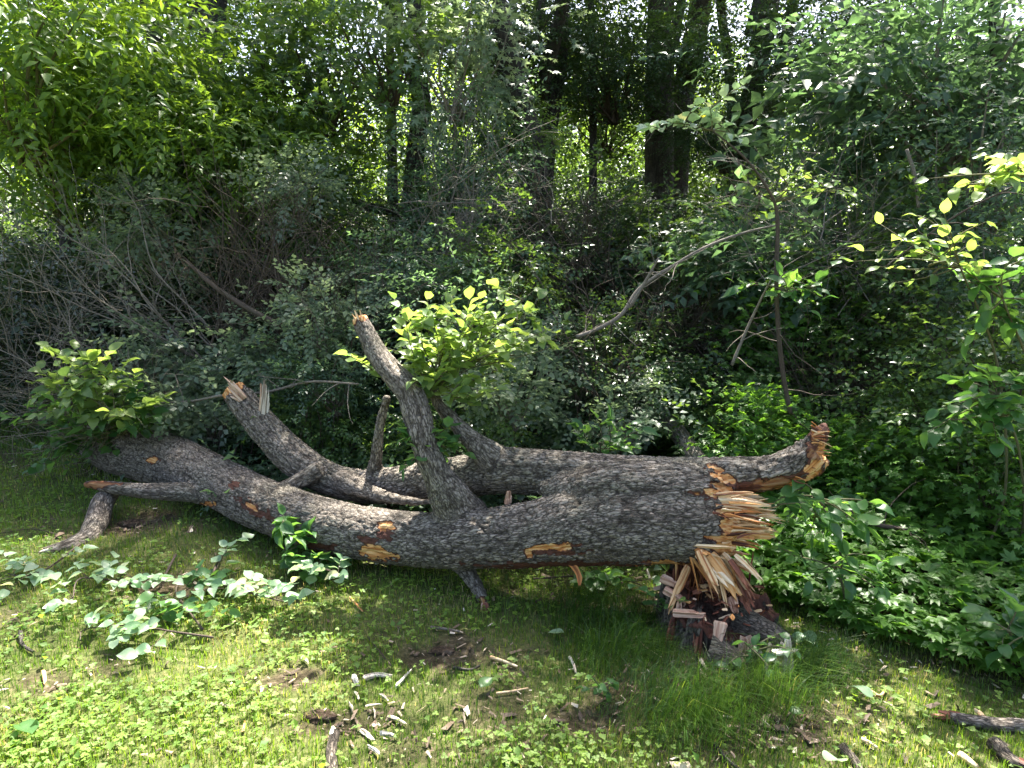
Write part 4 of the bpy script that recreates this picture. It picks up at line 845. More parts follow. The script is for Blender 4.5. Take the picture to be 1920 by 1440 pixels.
bg_tree('thin sapling trunk curving through the dense leaves at the top right', [(1862, -10), (1868, 120), (1878, 260), (1860, 360)], 8, 5.6, None, group=GT, top=4.2, seed=11, limbs=2)
bg_tree('slim shaded trunk deep in the leaves near the left edge', [(98, -10), (104, 120), (112, 260)], 10, 9., [('lime', -.5, .5, -.4, 1.1)], group=GT, top=6.3, seed=12, limbs=2)
bg_tree('vine wrapped leaning trunk in the middle of the thicket, hung with dead tendrils', [(960, 150), (990, 260), (1008, 400), (1010, 520)], 24, 7.2, None, bark=BARK_DK, group=GT, top=4.2, seed=13, limbs=3)

def free_branch(label, pts, rad, mat, name='branch', cat='branch', twigs=0, seed=0, group=None, tr=.004, tl=.3):
    q = [P(x, y, d) for x, y, d in pts]; base = q[0].copy(); t = thing(name, base, label, cat, group); mb = MB(); rs = random.Random(seed)
    V, F, bc = tube([a - base for a in q], rad, 10, .03, rough=.1, seed=seed); mb.add(V, F, bc=bc); link('stem', mb.mesh('stem', mat), t)
    if twigs:
        mb = MB()
        for k in range(twigs):
            i = rs.randrange(len(q) - 1); f = rs.random(); s = q[i] * (1 - f) + q[i + 1] * f - base
            w = wander(s, (rs.uniform(-1, 1), rs.uniform(-1, .6), rs.uniform(-.6, 1)), tl * rs.uniform(.5, 1.5), 5, .3, rs=rs); V, F, bc = tube(w, np.linspace(tr, .001, 6), 4, .06, rs.uniform(0, 5), cap=False); mb.add(V, F, bc=bc)
        tag(link('twigs', mb.mesh('twigs', mat), t), kind='stuff')
    return t
free_branch('long pale bare branch arching up to the right across the dark thicket', [(1080, 632, 4.6), (1120, 617, 4.6), (1165, 590, 4.6), (1200, 540, 4.65), (1260, 500, 4.7), (1320, 465, 4.7), (1390, 438, 4.7), (1465, 420, 4.6)], [.014, .014, .013, .012, .011, .01, .009, .006], TWIG, twigs=14, seed=1)
free_branch('short upright fork of bare branch rising from the long arching one', [(1180, 578, 4.58), (1212, 525, 4.55), (1235, 483, 4.5)], [.011, .01, .006], TWIG, twigs=5, seed=2)
SAP = free_branch('tall thin bare stem standing in front of the right thicket, topped with leaves', [(1482, 775, 4.0), (1468, 700, 4.), (1458, 600, 4.), (1456, 500, 4.), (1458, 420, 4.), (1448, 370, 4.), (1400, 300, 4.), (1330, 240, 4.)], [.013, .013, .012, .012, .011, .008, .006, .004], TWIG_DK, 'sapling', 'sapling', 8, 3)
free_branch('slanting broken pale twig hanging left of the tall thin stem', [(1372, 685, 4.1), (1395, 630, 4.1), (1420, 575, 4.1), (1448, 520, 4.05)], [.009, .008, .007, .004], TWIG, twigs=4, seed=4)
free_branch('straight broken branch slanting down behind the silvery leaves at left', [(350, 490, 5.4), (400, 535, 5.3), (460, 575, 5.2), (530, 612, 5.1)], [.014, .018, .02, .018], TWIG_DK, twigs=10, seed=5)
free_branch('thin bare branch lying level behind the pale broken log end', [(290, 756, 4.9), (360, 752, 4.8), (415, 742, 4.7), (500, 735, 4.6), (580, 716, 4.5), (672, 720, 4.4)], [.006, .008, .009, .009, .008, .006], TWIG, twigs=8, seed=6)
free_branch('grey log leaning down behind the right part of the trunk', [(1190, 700, 5.2), (1225, 755, 4.9), (1262, 800, 4.6), (1312, 868, 4.2)], [.05, .055, .06, .06], BARK, 'leaning_log', 'log', 0, 7)
free_branch('dark curved limb crossing the gap between the far trunks in the middle', [(640, 368, 8.), (690, 388, 8.), (750, 398, 7.9), (800, 420, 7.8)], [.05, .055, .06, .05], BARK_DK, 'limb', 'limb', 10, 8)
free_branch('low bare branch in the plants at the right edge', [(1920, 968, 3.6), (1860, 985, 3.6), (1800, 990, 3.6), (1745, 985, 3.6)], [.006, .009, .009, .006], TWIG, twigs=4, seed=9)
free_branch('dead branch lying through the groundcover right of the splinters', [(1590, 965, 3.5), (1650, 985, 3.45), (1700, 992, 3.4), (1740, 1000, 3.4)], [.01, .012, .01, .005], TWIG_DK, twigs=5, seed=10)
free_branch('dark rotting branch sloping down the groundcover near the right edge', [(1800, 1070, 3.2), (1840, 1100, 3.1), (1870, 1125, 3.0), (1890, 1145, 2.95)], [.02, .024, .02, .015], BARK_DK, 'rotten_branch', 'branch', 2, 11)
free_branch('slender bare stem arching over the right thicket under the yellow-green leaves', [(1920, 340, 3.6), (1800, 400, 3.7), (1700, 470, 3.8), (1660, 500, 3.8)], [.004, .005, .005, .003], TWIG_DK, twigs=6, seed=12)
free_branch('bare stem hanging at the right from the thicket top to the middle', [(1700, 280, 4.6), (1715, 330, 4.6), (1722, 390, 4.6)], [.01, .012, .01], TWIG, twigs=4, seed=13)
free_branch('dark thin stem standing in the right thicket behind round leaves', [(1790, 820, 4.4), (1765, 650, 4.4), (1755, 500, 4.4)], [.014, .012, .01], BARK_DK, 'sapling', 'sapling', 8, 14)

# dead crown and brush
def brush(label, root, fans, n, d0, dj, r0, mat, seed, sub=5, name='dead_brush', wig=.2, group=None):
    """long thin dead stems that fan out from around `root` (px) towards `fans` (px)"""
    rs = random.Random(seed); base = P(*root[:2], d0); t = thing(name, (base[0], base[1], gz(base[0], base[1])), label, 'dead brush', group); off = np.array(t.location)
    ms = MB(); mt = MB()
    for k in range(n):
        fx, fy = fans[k % len(fans)]; a = P(root[0] + rs.uniform(-1, 1) * root[2], root[1] + rs.uniform(-1, 1) * root[3], d0 + rs.uniform(-.3, .3)); b = P(fx + rs.uniform(-90, 90), fy + rs.uniform(-70, 70), d0 + rs.uniform(-dj, dj))
        L = np.linalg.norm(b - a); w = wander(a, b - a, L, 7, wig, -.01, rs=rs); R = r0 * rs.uniform(.4, 1.2)
        V, F, bc = tube(w, np.linspace(R, R * .25, 8), 5, L / 16, rs.uniform(0, 9), cap=False); ms.add(V - off, F, bc=bc)
        for j in range(sub):
            i = rs.randrange(1, 7); di = (w[i + 1] - w[i]) / np.linalg.norm(w[i + 1] - w[i]); di = di + np.array([rs.uniform(-.9, .9), rs.uniform(-.7, .7), rs.uniform(-.7, .9)])
            w2 = wander(w[i], di, rs.uniform(.2, .75), 6, .28, rs=rs); V, F, bc = tube(w2, np.linspace(R * .4, .0012, 7), 4, .07, rs.uniform(0, 9), cap=False); mt.add(V - off, F, bc=bc)
            if rs.random() < .6:
                w3 = wander(w2[3], np.array(w2[4]) - w2[3] + np.array([rs.uniform(-.1, .1), 0, rs.uniform(-.1, .1)]), rs.uniform(.1, .35), 4, .3, rs=rs); V, F, bc = tube(w3, np.linspace(.002, .001, 5), 3, .07, rs.uniform(0, 9), cap=False); mt.add(V - off, F, bc=bc)
    link('stems', ms.mesh('stems', mat), t); o = link('twigs', mt.mesh('twigs', mat), t); tag(o, kind='stuff')
brush('bare grey branches fanning up to the left edge from behind the fallen trunk', (430, 700, 60, 60), [(0, 290), (60, 380), (-20, 460), (120, 300), (20, 560), (150, 420)], 13, 5.5, .5, .009, TWIG, 1, 9, wig=.3)
brush('tangle of dead brown stems looping in the dark hollow left of the middle', (480, 620, 120, 60), [(400, 350), (500, 330), (560, 420), (350, 450), (620, 380), (520, 500)], 54, 5.5, .6, .008, TWIG_DK, 2, wig=.3)
brush('low bare twigs at the left edge above the grass', (150, 700, 120, 40), [(-20, 620), (20, 690), (80, 560), (240, 560), (10, 740)], 16, 5.6, .5, .006, TWIG, 3)
brush('dead stems rising from behind the second stem to the middle of the thicket', (640, 700, 80, 40), [(540, 520), (600, 480), (700, 520), (450, 560), (780, 560)], 28, 5.2, .5, .007, TWIG_DK, 4)
brush('dark snarl of dead vines beside the shaded trunk in the middle', (1080, 560, 70, 60), [(960, 380), (1050, 330), (1150, 420), (1000, 460), (1180, 520), (920, 300)], 54, 6.2, .6, .007, TWIG_DK, 5, wig=.32)
brush('nest of fine dead twigs in the dark right of the arching branch', (1300, 680, 90, 50), [(1250, 560), (1350, 540), (1400, 620), (1220, 640), (1320, 600)], 54, 5.6, .5, .005, TWIG_DK, 6, wig=.35)
brush('thin tangled stems low in the right thicket behind the torn slab', (1620, 820, 120, 40), [(1560, 640), (1650, 620), (1750, 680), (1500, 720), (1700, 560)], 57, 4.8, .6, .005, TWIG_DK, 7, wig=.25)
brush('fallen thin branches leaning from the middle down to the trunk', (1130, 800, 60, 30), [(1060, 560), (1110, 640), (1180, 700), (1000, 640), (1230, 640)], 22, 4.9, .4, .008, TWIG_DK, 8)
brush('upright dead stalks with pale broken tips above the middle shrubs', (860, 560, 60, 30), [(800, 420), (870, 400), (930, 380), (900, 470)], 25, 5.8, .3, .006, TWIG, 9)

brush('thin grey dead vines draped between the crooked trunk and the vine wrapped one', (880, 420, 160, 80), [(780, 200), (860, 260), (960, 240), (1060, 300), (1000, 420), (760, 360)], 20, 5.7, .5, .005, TWIG, 10, wig=.32)
brush('loose arching stems across the upper right thicket', (1560, 520, 150, 80), [(1380, 330), (1500, 300), (1650, 330), (1750, 420), (1600, 450)], 26, 4.9, .5, .004, TWIG, 11, wig=.26)
brush('short dead twigs crowding over the far end of the fallen trunk', (200, 800, 90, 20), [(80, 720), (200, 700), (300, 740), (30, 800), (60, 860), (150, 880), (330, 790)], 44, 4.95, .3, .004, TWIG, 12, wig=.3)
brush('crossing bare stems in front of the dark hollow at the left edge', (60, 640, 90, 60), [(0, 440), (120, 430), (220, 480), (-30, 540), (260, 600)], 14, 5.4, .4, .005, TWIG, 13, wig=.24)
# ------------------------------------------------------------------ shrubs and thicket
SH = 'shrubs of the thicket behind the fallen tree'
cnt = [0]
def shrub(label, px, py, d, sc, kind, squash=.85, stems=True, group=SH, cat='shrub'):
    cnt[0] += 1; k = cnt[0]; rs = random.Random(k * 7); me, sm = PROTO[kind][k % len(PROTO[kind])]; p = P(px, py, d)
    gzz = gz(p[0], p[1]); t = thing('shrub', (p[0], p[1], gzz), label, cat, group); rot = (0, 0, rs.uniform(0, 6.28)); s = (sc, sc, sc * squash)
    h = max(p[2] - gzz, .15)
    link('foliage', me, t, (0, 0, h), rot, s)
    if stems:
        if sc * .8 < h < 1.3:
            mb = MB()
            for q in range(3):
                w = wander((rs.uniform(-.1, .1), rs.uniform(-.1, .1), -.05), (rs.uniform(-.4, .4), rs.uniform(.2, .6), 1), h - sc * squash * .8 + .1, 5, .22, rs=rs); V, F, bc = tube([np.array(q_) - (np.array(w[-1]) - [0, 0, h - sc * squash * .6]) * 1 for q_ in w], np.linspace(.007, .004, 6), 6, .1); mb.add(V, F, bc=bc)
            link('stems', mb.mesh('stems', TWIG_DK), t)
        link('branches', sm, t, (0, 0, h), rot, s)
    return t
SHR = [
 # upper left: sunlit pointed leaves
 ('bright yellow-green tree foliage filling the top left corner', 40, 90, 6.2, 1.1, 'point'), ('sunlit pointed leaves just right of the top left corner', 230, 120, 7.0, 1.0, 'point'), ('leafy crown with bright tips above the bare grey branches', 120, 280, 6.9, .9, 'point'),
 ('deep green pointed foliage between the two upper left trunks', 330, 220, 7.4, .95, 'point'), ('green foliage mass at upper left of the middle gap', 480, 150, 7.8, 1.0, 'maple'), ('dense green leaves left of the pale peeled trunk', 620, 110, 7.6, .9, 'maple'),
 ('small shrub crown with lime sprays under the upper left foliage', 440, 290, 6.8, .8, 'point'), ('shaded leaves around the middle gap on its left', 560, 300, 7.4, .85, 'maple'),
 # upper middle
 ('silvery cut leaved maple foliage at the top middle', 860, 90, 6.6, .75, 'silvermaple'), ('green maple leaves on the left of the silvery foliage', 720, 60, 6.8, .75, 'maple'), ('hanging foliage below the silvery maple leaves', 850, 250, 6.7, .7, 'blue'),
 ('green leaves right of the crooked trunk, above the dead stalks', 880, 380, 6.4, .65, 'blue'), ('foliage around the head of the vine wrapped trunk', 950, 230, 7.2, .5, 'mid'), ('pale leafy spray beside the middle gap at its lower left', 560, 350, 6.0, .36, 'silver'),
 ('leaves between the lone trunk and the grey pair', 1140, 170, 11.8, 1.2, 'mid'), ('yellow-green leaves high behind the lone middle trunk', 1010, 60, 11.0, 1.3, 'mid'),
 # upper right
 ('leaves behind the foot of the grey trunk pair', 1230, 330, 11.6, 1.1, 'mid'), ('green foliage behind the leaning trunk', 1440, 330, 11.4, 1.1, 'mid'), ('fine leaved foliage at the top right of the leaning trunk', 1580, 90, 8.4, 1.1, 'small'),
 ('dense small leaved tree foliage filling the top right corner', 1800, 90, 5.6, 1.2, 'blue'), ('hanging blue-green foliage below the top right corner', 1860, 260, 4.8, .75, 'blue'),
 ('large leaved foliage in the upper right, lit from behind', 1700, 220, 6.4, 1., 'broad'), ('green shrub right of the leaning trunk foot', 1590, 350, 5.9, .65, 'blue'), ('leafy bush above the arching bare branch', 1300, 450, 6.2, .6, 'mid'),
 ('dark green bush behind the tall thin stem', 1430, 480, 5.6, .6, 'broad'), ('leaves at the right edge under the yellow-green twigs', 1880, 480, 4.4, .6, 'blue'), ('shrub in the right thicket behind the yellow-green twigs', 1680, 480, 5.2, .7, 'mid'),
 ('fine leaved growth between the lone trunk and the thick pair', 1150, 110, 9.2, .9, 'small'), ('leaves crossing in front of the thick pair near the top', 1290, 60, 8.8, .6, 'mid'), ('fine leaves between the thick pair and the leaning trunk', 1370, 230, 9.0, .7, 'small'), ('leaves above the vine wrapped trunk at the top middle', 960, 60, 8.6, .9, 'small'),
 # middle band
 ('silver leaved fallen spray at the left, among the bare grey branches', 290, 450, 6.1, .44, 'silver'), ('upper tip of the silver leaved spray near the left', 270, 350, 6.2, .28, 'silver'), ('silver leaved bush over the straight broken branch', 600, 590, 4.9, .33, 'silver'),
 ('pale leaved mound behind the far end of the trunk', 300, 660, 5.5, .42, 'silver'), ('small dim bush low at the left edge', 60, 640, 6.4, .6, 'deep'), ('pale leaves hanging between the log end and the upright limb', 500, 650, 5.3, .4, 'silver'),
 ('leafy bush right behind the upright broken limb', 620, 680, 4.9, .45, 'blue'), ('dark bush in the shadow below the upright limb', 600, 780, 4.8, .4, 'mid'), ('bush behind the pale broken log end', 400, 760, 5.1, .4, 'silver'),
 ('dull green bush behind the sunlit shoots', 880, 600, 5.0, .6, 'blue'), ('upper shrub behind the sunlit shoots, with narrow leaves', 760, 500, 5.6, .55, 'blue'), ('shrub in the middle behind the sunlit shoots', 950, 500, 5.4, .5, 'mid'),
 ('silvery leaves just above the second stem in the middle', 960, 720, 4.3, .35, 'silver'), ('pale leafy heap behind the trunk left of the leaning log', 1170, 770, 4.5, .33, 'silver'), ('dark leaves behind the second stem in the middle', 880, 790, 4.4, .4, 'mid'),
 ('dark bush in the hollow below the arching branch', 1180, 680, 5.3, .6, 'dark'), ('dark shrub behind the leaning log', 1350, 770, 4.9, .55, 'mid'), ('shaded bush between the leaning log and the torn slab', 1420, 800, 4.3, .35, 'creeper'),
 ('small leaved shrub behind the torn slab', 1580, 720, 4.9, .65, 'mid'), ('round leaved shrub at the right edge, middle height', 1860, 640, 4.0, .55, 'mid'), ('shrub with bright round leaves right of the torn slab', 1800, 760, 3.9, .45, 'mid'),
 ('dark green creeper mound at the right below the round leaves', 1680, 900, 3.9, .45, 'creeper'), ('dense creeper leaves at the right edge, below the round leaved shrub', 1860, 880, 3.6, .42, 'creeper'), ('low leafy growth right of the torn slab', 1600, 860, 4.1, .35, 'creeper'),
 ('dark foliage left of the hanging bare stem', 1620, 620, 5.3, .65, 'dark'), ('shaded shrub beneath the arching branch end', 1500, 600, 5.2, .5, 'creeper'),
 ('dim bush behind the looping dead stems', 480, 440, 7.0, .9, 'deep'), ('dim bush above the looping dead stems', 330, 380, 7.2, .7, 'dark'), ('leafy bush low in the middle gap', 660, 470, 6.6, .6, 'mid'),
 ('dark shrub left of the vine wrapped trunk', 870, 470, 6.8, .7, 'dark'), ('dark shrub right of the vine wrapped trunk', 1120, 440, 7.0, .8, 'dark'),
]
for row in SHR: shrub(*row)
# deep thicket: nothing tells these apart in the photograph
GD = 'dark undergrowth bushes deep in the thicket'
r_ = random.Random(3)
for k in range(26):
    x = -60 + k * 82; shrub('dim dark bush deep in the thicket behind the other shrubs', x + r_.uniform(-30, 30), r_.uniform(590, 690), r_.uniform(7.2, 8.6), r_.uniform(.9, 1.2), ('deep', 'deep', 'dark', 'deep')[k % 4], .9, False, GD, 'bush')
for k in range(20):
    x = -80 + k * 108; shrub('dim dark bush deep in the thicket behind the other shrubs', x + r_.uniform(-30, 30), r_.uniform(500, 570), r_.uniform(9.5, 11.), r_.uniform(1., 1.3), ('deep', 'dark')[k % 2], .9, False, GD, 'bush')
# far leafy trees beyond the field edge
GF = 'far trees beyond the thicket'
for k in range(16):
    x = -300 + k * 165; d = r_.uniform(15, 22); p = P(x, 300, d); h = r_.uniform(3.6, 5.5)
    t = thing('far_tree', (p[0], d, 0), 'leafy tree far behind the thicket, seen only in scraps between the leaves', 'tree', GF)
    mb = MB(); V, F, bc = tube([(0, 0, -.1), (.1, 0, h * .5), (0, .1, h)], [.14, .11, .06], 8, .3); mb.add(V, F, bc=bc); link('trunk', mb.mesh('trunk', BARK_DK), t)
    link('crown', CROWNS[('big', 'lime')[k % 2]][k % 2], t, (0, 0, h), (0, 0, k * 1.3), r_.uniform(1., 1.35))
    link('crown', CROWNS['big'][k % 3], t, (r_.uniform(-1, 1), 0, h * .45), (0, 0, k * 2.3), r_.uniform(.8, 1.))

# ------------------------------------------------------------------ plants with single large leaves
def leafy_plant(label, px, py, d, targets, key, seed, n=6, tr=.004, name='plant', cat='plant', dj=.2, sub=1, spread=.15, twig=TWIG_GN, lsc=(.6, 1.15)):
    b = P(px, py, d); z = gz(b[0], b[1]); base = np.array([b[0], b[1], z]); st = []
    if isinstance(label, str): t = thing(name, base, label, cat)
    else: t = label; base = np.array(t.location)
    rs = random.Random(seed)
    if b[2] - z > .08 and isinstance(label, str):
        h_ = b[2] - z; mb = MB(); V, F, bc = tube([(.3 * h_ + .02 * 0, .25 * h_, -.03), (.34 * h_, .2 * h_, h_ * .3), (.2 * h_, .1 * h_, h_ * .72), b - base], [tr * 1.8, tr * 1.6, tr * 1.4, tr], 7, .05); mb.add(V, F, bc=bc); link('stem', mb.mesh('stem', twig), t)
    nm = 'stalk' if isinstance(label, str) else 'leafy_shoot'
    for (x, y) in targets:
        e = P(x, y, d + rs.uniform(-dj, dj)); e[2] = max(e[2], gz(e[0], e[1]) + .02); st.append((b, e))
        for q in range(sub):
            u = rs.uniform(.3, .9); m = b * (1 - u) + e * u; st.append((m, m + np.array([rs.uniform(-1, 1), rs.uniform(-1, .4), rs.uniform(-.2, .8)]) * spread))
    shoot(nm, t, st, key, twig, n, base, seed, .25, .1, tr, lsc)
    return t
leafy_plant('broad leaved plant hanging large pointed leaves right of the splinters', 1530, 930, 2.95, [(1440, 950), (1480, 960), (1520, 1000), (1560, 960), (1590, 940), (1580, 1010), (1500, 900), (1620, 990), (1470, 990), (1545, 1010)], 'broad', 1, 4, lsc=(.5, .95), dj=.12)
leafy_plant('lower broad leaved plant right of the stump splinters', 1560, 1060, 2.9, [(1480, 1040), (1620, 1060), (1590, 1100), (1660, 1050), (1520, 1090), (1650, 1100)], 'broad', 2, 4, lsc=(.45, .8), dj=.12)
leafy_plant('bright green broad leaved plant just behind the trunk in the middle', 1125, 850, 3.75, [(1080, 800), (1120, 785), (1160, 790), (1180, 820), (1095, 830), (1150, 815), (1190, 840)], 'broad', 3, 5, lsc=(.45, .8), dj=.12)
leafy_plant('twigs with bright yellow-green backlit leaves reaching in at the upper right edge', 1940, 330, 2.6, [(1740, 335), (1790, 350), (1850, 290), (1880, 310), (1840, 360), (1910, 300)], 'sun', 4, 5, name='overhanging_twig', cat='twig', lsc=(.45, .85), dj=.12, sub=1)
leafy_plant('twigs with yellow-green backlit leaves in the right middle', 1800, 500, 3.0, [(1620, 470), (1650, 420), (1700, 450), (1720, 480), (1650, 500), (1600, 490), (1750, 410), (1680, 530), (1840, 490), (1770, 400)], 'sun', 5, 4, name='backlit_twigs', cat='twig', lsc=(.4, .75), dj=.12)
leafy_plant('twig with rounded dull green leaves below the yellow-green ones at right', 1880, 560, 3.0, [(1800, 520), (1860, 520), (1900, 480), (1760, 470), (1840, 600), (1900, 620), (1920, 560), (1820, 640)], 'oval', 6, 7, cat='shrub', name='round_leaved_shrub', lsc=(.7, 1.2))
leafy_plant('drooping twigs with rounded leaves at the right edge under the dull green ones', 1870, 740, 3.1, [(1760, 770), (1800, 800), (1900, 780), (1740, 810), (1820, 740), (1870, 830), (1920, 700), (1780, 720), (1850, 690)], 'oval', 7, 7, cat='shrub', name='round_leaved_shrub', lsc=(.7, 1.2))
leafy_plant(SAP, 1458, 540, 3.98, [(1500, 545), (1530, 540), (1400, 530), (1520, 580), (1560, 500), (1540, 560)], 'broad', 8, 4, cat='plant', lsc=(.5, .95), dj=.1)
leafy_plant(SAP, 1452, 380, 4.0, [(1530, 330), (1560, 340), (1480, 350), (1510, 300), (1400, 340), (1600, 350)], 'sun', 9, 5, lsc=(.4, .7), dj=.15)
leafy_plant(SAP, 1335, 245, 4.0, [(1240, 230), (1280, 235), (1330, 200), (1370, 230), (1390, 260), (1210, 240)], 'pale', 10, 6, lsc=(.7, 1.2), dj=.15)
leafy_plant('heart leaved plant at the right edge in the groundcover', 1890, 1180, 2.5, [(1860, 1190), (1900, 1160), (1920, 1200), (1880, 1220)], 'oval', 11, 4, lsc=(.7, 1.3), dj=.08)
leafy_plant('small bright leaved seedling beside the stump root', 1410, 1215, 2.5, [(1395, 1205), (1420, 1210), (1405, 1235), (1430, 1230)], 'oval', 12, 3, lsc=(.4, .7), dj=.05)
leafy_plant('small leafy weed growing in the dark grass left of the stump', 1135, 1290, 2.35, [(1120, 1285), (1150, 1280), (1140, 1300)], 'oval', 13, 4, lsc=(.35, .6), dj=.04)
leafy_plant('tiny leafy weed by the left foot of the stump', 1235, 1150, 2.85, [(1225, 1130), (1245, 1135), (1230, 1110)], 'oval', 14, 4, lsc=(.4, .8), dj=.04)

# ------------------------------------------------------------------ grass, clover, creeper carpet, litter
def in_view(n, x0, x1, y0, y1, seed):
    r = np.random.default_rng(seed); y = y0 + (y1 - y0) * r.random(n) ** 1.5; w = y * .80 + .3; x = r.uniform(-1, 1, n) * w; m = (x > x0) & (x < x1); return x[m], y[m], r
def blades(N, seed, y1, h, wid, keep, tintf, name, label, lean=.5, y0=1.55, comb=0.):
    x, y, r = in_view(N, -7, 4, y0, y1, seed); k = keep(x, y, r); x, y = x[k], y[k]; n = len(x); z = gh(x, y) - .005
    a = r.uniform(0, 6.28, n); a = np.where(r.random(n) < comb, -.9 + r.normal(0, .5, n) + (pn(x, y, 2.5, 77) - .5) * 3, a); H = h(x, y, r); ln = r.uniform(.1, lean, n) * H; b = a + r.uniform(-.6, .6, n); wd = wid * r.uniform(.6, 1.4, n) * (1 + .25 * np.maximum(y - 2.5, 0))
    dx, dy = np.cos(a), np.sin(a); px_, py_ = -np.sin(b) * wd, np.cos(b) * wd
    base = np.stack([x, y, z], 1); mid = base + np.stack([dx * ln * .3, dy * ln * .3, H * .6], 1); tip = base + np.stack([dx * ln, dy * ln, H * (1 - .25 * ln / H)], 1); s = np.stack([px_, py_, px_ * 0], 1)
    V = np.stack([base - s, base + s, mid - s * .7, mid + s * .7, tip], 1).reshape(-1, 3); i = np.arange(n)[:, None, None] * 5
    F = (np.array([[0, 1, 3], [0, 3, 2], [2, 3, 4]])[None] + i).reshape(-1, 3); t = np.repeat(tintf(x, y, r), 5)
    tag(link(name, mk_mesh(name, V, F, GRASS, {'tint': t})), label, 'grass', kind='stuff'); return n
def pn(x, y, s, sd): return fbm(np.stack([x, y, x * 0], 1) * s, sd, 3)
def tf(x, y, r):
    dry = pn(x, y, 2.3, 21); return np.clip(pn(x, y, 1.2, 22) * .9 - .15 + r.normal(0, .14, len(x)) + (r.random(len(x)) < sst(.45, .7, dry) * .4 + .04) * .45, 0, 1)
TUS = [(*g_xy(1290, 1340), .36), (*g_xy(1160, 1230), .3), (*g_xy(1480, 1260), .3), (*g_xy(1130, 1160), .35), (*g_xy(1420, 1320), .25)]
def tussock(x, y): return np.max([sst(1.2, .2, np.hypot(x - a, (y - b) * 1.3) / c) for a, b, c in TUS], 0)
def notstump(x, y): return np.hypot(x - .885, y - 2.86) > .235
n1 = blades(235000, 1, 7.2, lambda x, y, r: r.uniform(.02, .05, len(x)) * (.7 + .6 * pn(x, y, 4, 25)), .0014, lambda x, y, r: (r.random(len(x)) > soil_at(x, y) * 1.05) & (r.random(len(x)) < .55 + .6 * pn(x, y, 5, 26)) & notstump(x, y), tf, 'lawn_grass', 'short patchy lawn grass in front of and beside the fallen tree')
n2 = blades(120000, 2, 3.6, lambda x, y, r: r.uniform(.09, .24, len(x)) * (.3 + .7 * tussock(x, y)), .0011, lambda x, y, r: (r.random(len(x)) < tussock(x, y)) & notstump(x, y), lambda x, y, r: np.clip(-.08 + .3 * pn(x, y, 3, 27) + r.normal(0, .1, len(x)) + (r.random(len(x)) < .04) * .5, 0, 1), 'tussock_grass', 'long fine grass growing round the stump, its colour darkened for shade', 1.25, comb=.8)  # blade tint lowered to paint in the shade round the stump
def mat_of(leaf): return single(leaf)
def clover():
    V0, F0 = leaf_lo(.014, .013, -.05, .1); V = []; F = []; 
    for k in range(3):
        a = k * 2.094; c, s = math.cos(a), math.sin(a); M = np.array([[c, -s, 0], [s, c, 0], [0, 0, 1]]); V.append(V0 @ M.T); F.append(F0 + 5 * k)
    return np.concatenate(V), np.concatenate(F), np.zeros(15, int), 1
mb = MB(); x, y, r = in_view(60000, -5, 3, 1.6, 6.0, 5); dens = .1 + .9 * sst(.42, .62, pn(x, y, 2.6, 31)) * np.clip(1.1 - .35 * (x + .6), .15, 1.2)
k = (r.random(len(x)) < dens * .5) & (soil_at(x, y) < .5) & notstump(x, y) & (r.random(len(x)) > tussock(x, y)); x, y = x[k], y[k]; n = len(x)
scatter(mb, clover(), np.stack([x, y, gh(x, y) + r.uniform(.015, .04, n)], 1), np.stack([r.normal(size=n), r.normal(size=n), r.normal(size=n) * .25], 1), r.uniform(-.4, .4, n), r.uniform(.45, 1.15, n), np.clip(pn(x, y, 1.5, 33) + .1, 0, 1), .3, r)
ov = single(leaf_lo(.035, .025, .1, .2)); m = r.random(n) < .08
scatter(mb, ov, np.stack([x, y, gh(x, y) + .03], 1)[m], np.stack([r.normal(size=n), r.normal(size=n), r.normal(size=n) * .3 + .2], 1)[m], r.uniform(-.4, .4, n)[m], r.uniform(.6, 1.2, n)[m], r.uniform(.2, .8, n)[m], .2, r)
tag(link('clover', mb.mesh('clover', L_CLOV)), 'small clover and weed leaves spread through the lawn', 'clover', kind='stuff')
print('grass', n1, n2, 'clover', n)
# creeper carpet on the right and under the thicket
mb = MB(); r = np.random.default_rng(9); N = 15000; x = r.uniform(.9, 4.4, N); y = r.uniform(2.0, 5.2, N); k = (x > cover_x(y) - .05 + (pn(x, y, 3, 40) - .5) * .5) | ((y > 3.5) & (x > 1.0)); x, y = x[k], y[k]; n = len(x)
tp = r.integers(0, 3, n)
hgt = np.clip((x - cover_x(y)) * .3, 0, .15)
for q in range(3):
    m = tp == q
    scatter(mb, T_FIVE[q], np.stack([x, y, gh(x, y) + .03 + r.uniform(0, .1, n) + hgt * r.uniform(.2, 1, n)], 1)[m], np.stack([r.normal(size=n), r.normal(size=n) - .6, r.normal(size=n) * .3 + .15], 1)[m], r.uniform(-.4, .4, n)[m], r.uniform(.35, .75, n)[m], np.clip(pn(x, y, 2, 41) + .1, 0, 1)[m], .3, r)
tag(link('creeper_carpet', mb.mesh('creeper_carpet', L_CREEP)), 'creeper groundcover spreading under the thicket right of the stump', 'groundcover', kind='stuff')
mb = MB(); N = 9000; x = r.uniform(-6, 1.6, N); y = r.uniform(3.6, 7.5, N); k = (y > lawn_edge(x) - .2 + (pn(x, y, 3, 43) - .5) * .8) & (r.random(N) < .75); x, y = x[k], y[k]; n = len(x)
for q in range(3):
    m = r.integers(0, 3, n) == q
    scatter(mb, T_ROUND[q], np.stack([x, y, gh(x, y) + .02 + r.uniform(0, .22, n)], 1)[m], np.stack([r.normal(size=n), r.normal(size=n) - .5, r.normal(size=n) * .4 + .5], 1)[m], r.uniform(-.5, .5, n)[m], r.uniform(.5, .9, n)[m], np.clip(pn(x, y, 2, 44), 0, 1)[m], .3, r)
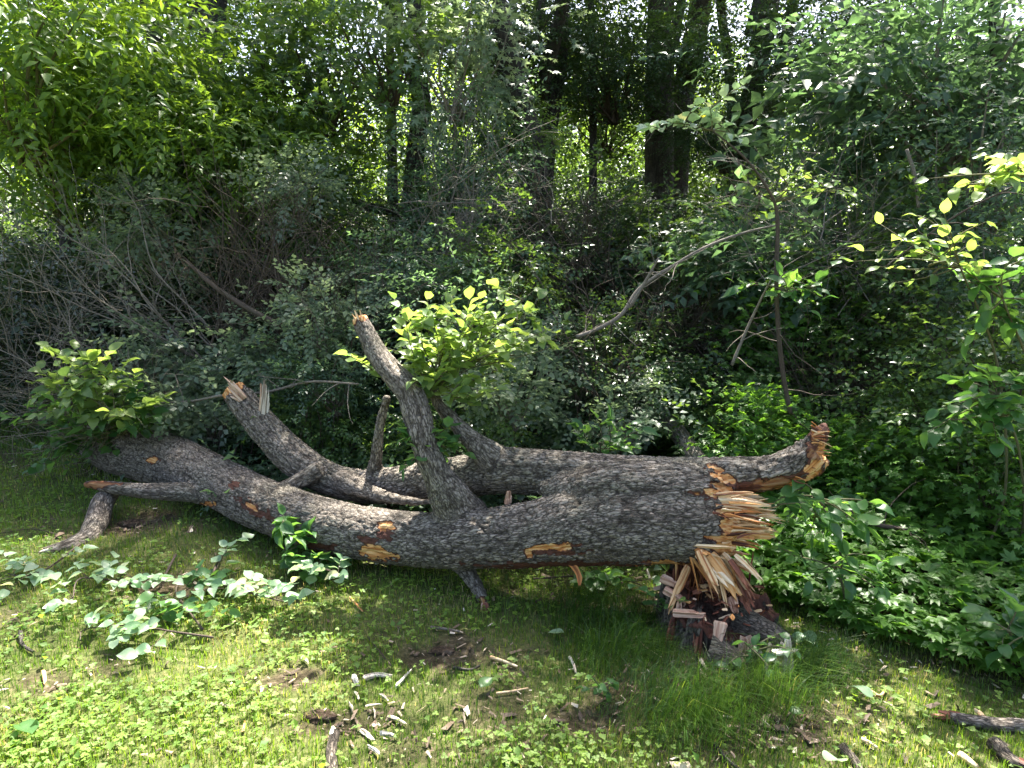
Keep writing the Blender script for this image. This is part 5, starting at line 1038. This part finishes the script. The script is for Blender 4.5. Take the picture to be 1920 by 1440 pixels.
tag(link('undergrowth', mb.mesh('undergrowth', L_BLUE)), 'low mixed undergrowth leaves covering the soil behind the fallen trunk', 'undergrowth', kind='stuff')
# litter: bits of bark, straw and chips
mb = MB(); x, y, r = in_view(30000, -5, 4, 1.6, 6., 12); w = .12 + .9 * soil_at(x, y) * (x < cover_x(y)) + .8 * sst(.5, .1, np.hypot(x - .9, y - 2.7) - .3); lx, ly = g_xy(1150, 1115); w = w + .9 * sst(1.2, .3, np.hypot((x - lx) / .5, (y - ly) / .3)); lx, ly = g_xy(700, 1370); w = w + .5 * sst(1.2, .3, np.hypot((x - lx) / .2, (y - ly) / .22)); k = (r.random(len(x)) < w * .5) & (y < 5.5); x, y = x[k], y[k]; n = len(x)
q = r.normal(size=(n, 3)) * [1, 1, .25]; q /= np.linalg.norm(q, axis=1)[:, None]; L = r.gamma(1.6, .005, n) + .003; M = orient(q, r.uniform(-.5, .5, n)); wd = L * r.uniform(.08, .5, n)
T4 = np.array([[-1, -1, 0], [1, -.8, 0], [.7, 1, .1], [-.6, .8, .2], [0, 0, 1.]]); V = np.einsum('nij,nvj->nvi', M, T4[None] * np.stack([wd, L, wd * .4], 1)[:, None, :]) + np.stack([x, y, gh(x, y) + .012], 1)[:, None]
F = (np.array([[0, 1, 4], [1, 2, 4], [2, 3, 4], [3, 0, 4]])[None] + (np.arange(n) * 5)[:, None, None]).reshape(-1, 3)
mb.add(V.reshape(-1, 3), F, tint=np.repeat(r.random(n) ** 1.6, 5)); tag(link('litter', mb.mesh('litter', LITTER, False)), 'scattered chips, bark crumbs and dead straw on the lawn', 'litter', kind='stuff')
# turf clod beside the bleached chips
def clod(label, px, py, s, seed):
    p = G(px, py); t = thing('turf_clod', p, label, 'turf clod'); r = np.random.default_rng(seed); a, b = np.meshgrid(np.linspace(0, 2 * math.pi, 28, endpoint=False), np.linspace(0, math.pi / 2, 10)); a, b = a.ravel(), b.ravel()
    D = np.stack([np.cos(a) * np.sin(b + .05), np.sin(a) * np.sin(b + .05), np.cos(b)], 1); V = D * (1 + (fbm(D * 3 + seed, seed) - .5) * .9)[:, None] * np.array([1.4, .7, .45]) * s
    i = np.arange(9)[:, None] * 28; j = np.arange(28)[None]; F = np.stack([i + j, i + 28 + j, i + 28 + (j + 1) % 28, i + (j + 1) % 28], 2).reshape(-1, 4)
    link('soil', mk_mesh('soil', V, F, GROUND, {'soil': np.ones(len(V))}), t)
clod('torn up dark turf clod beside the bleached chips', 600, 1345, .045, 1); clod('dark lump of torn turf by the soil at the left end of the trunk', 250, 985, .07, 2); clod('dark clod on the bare soil under the trunk middle', 830, 1222, .04, 3)
print('objects', len(bpy.data.objects), 'tris', sum(len(m.loops) - 2 * len(m.polygons) for m in bpy.data.meshes))
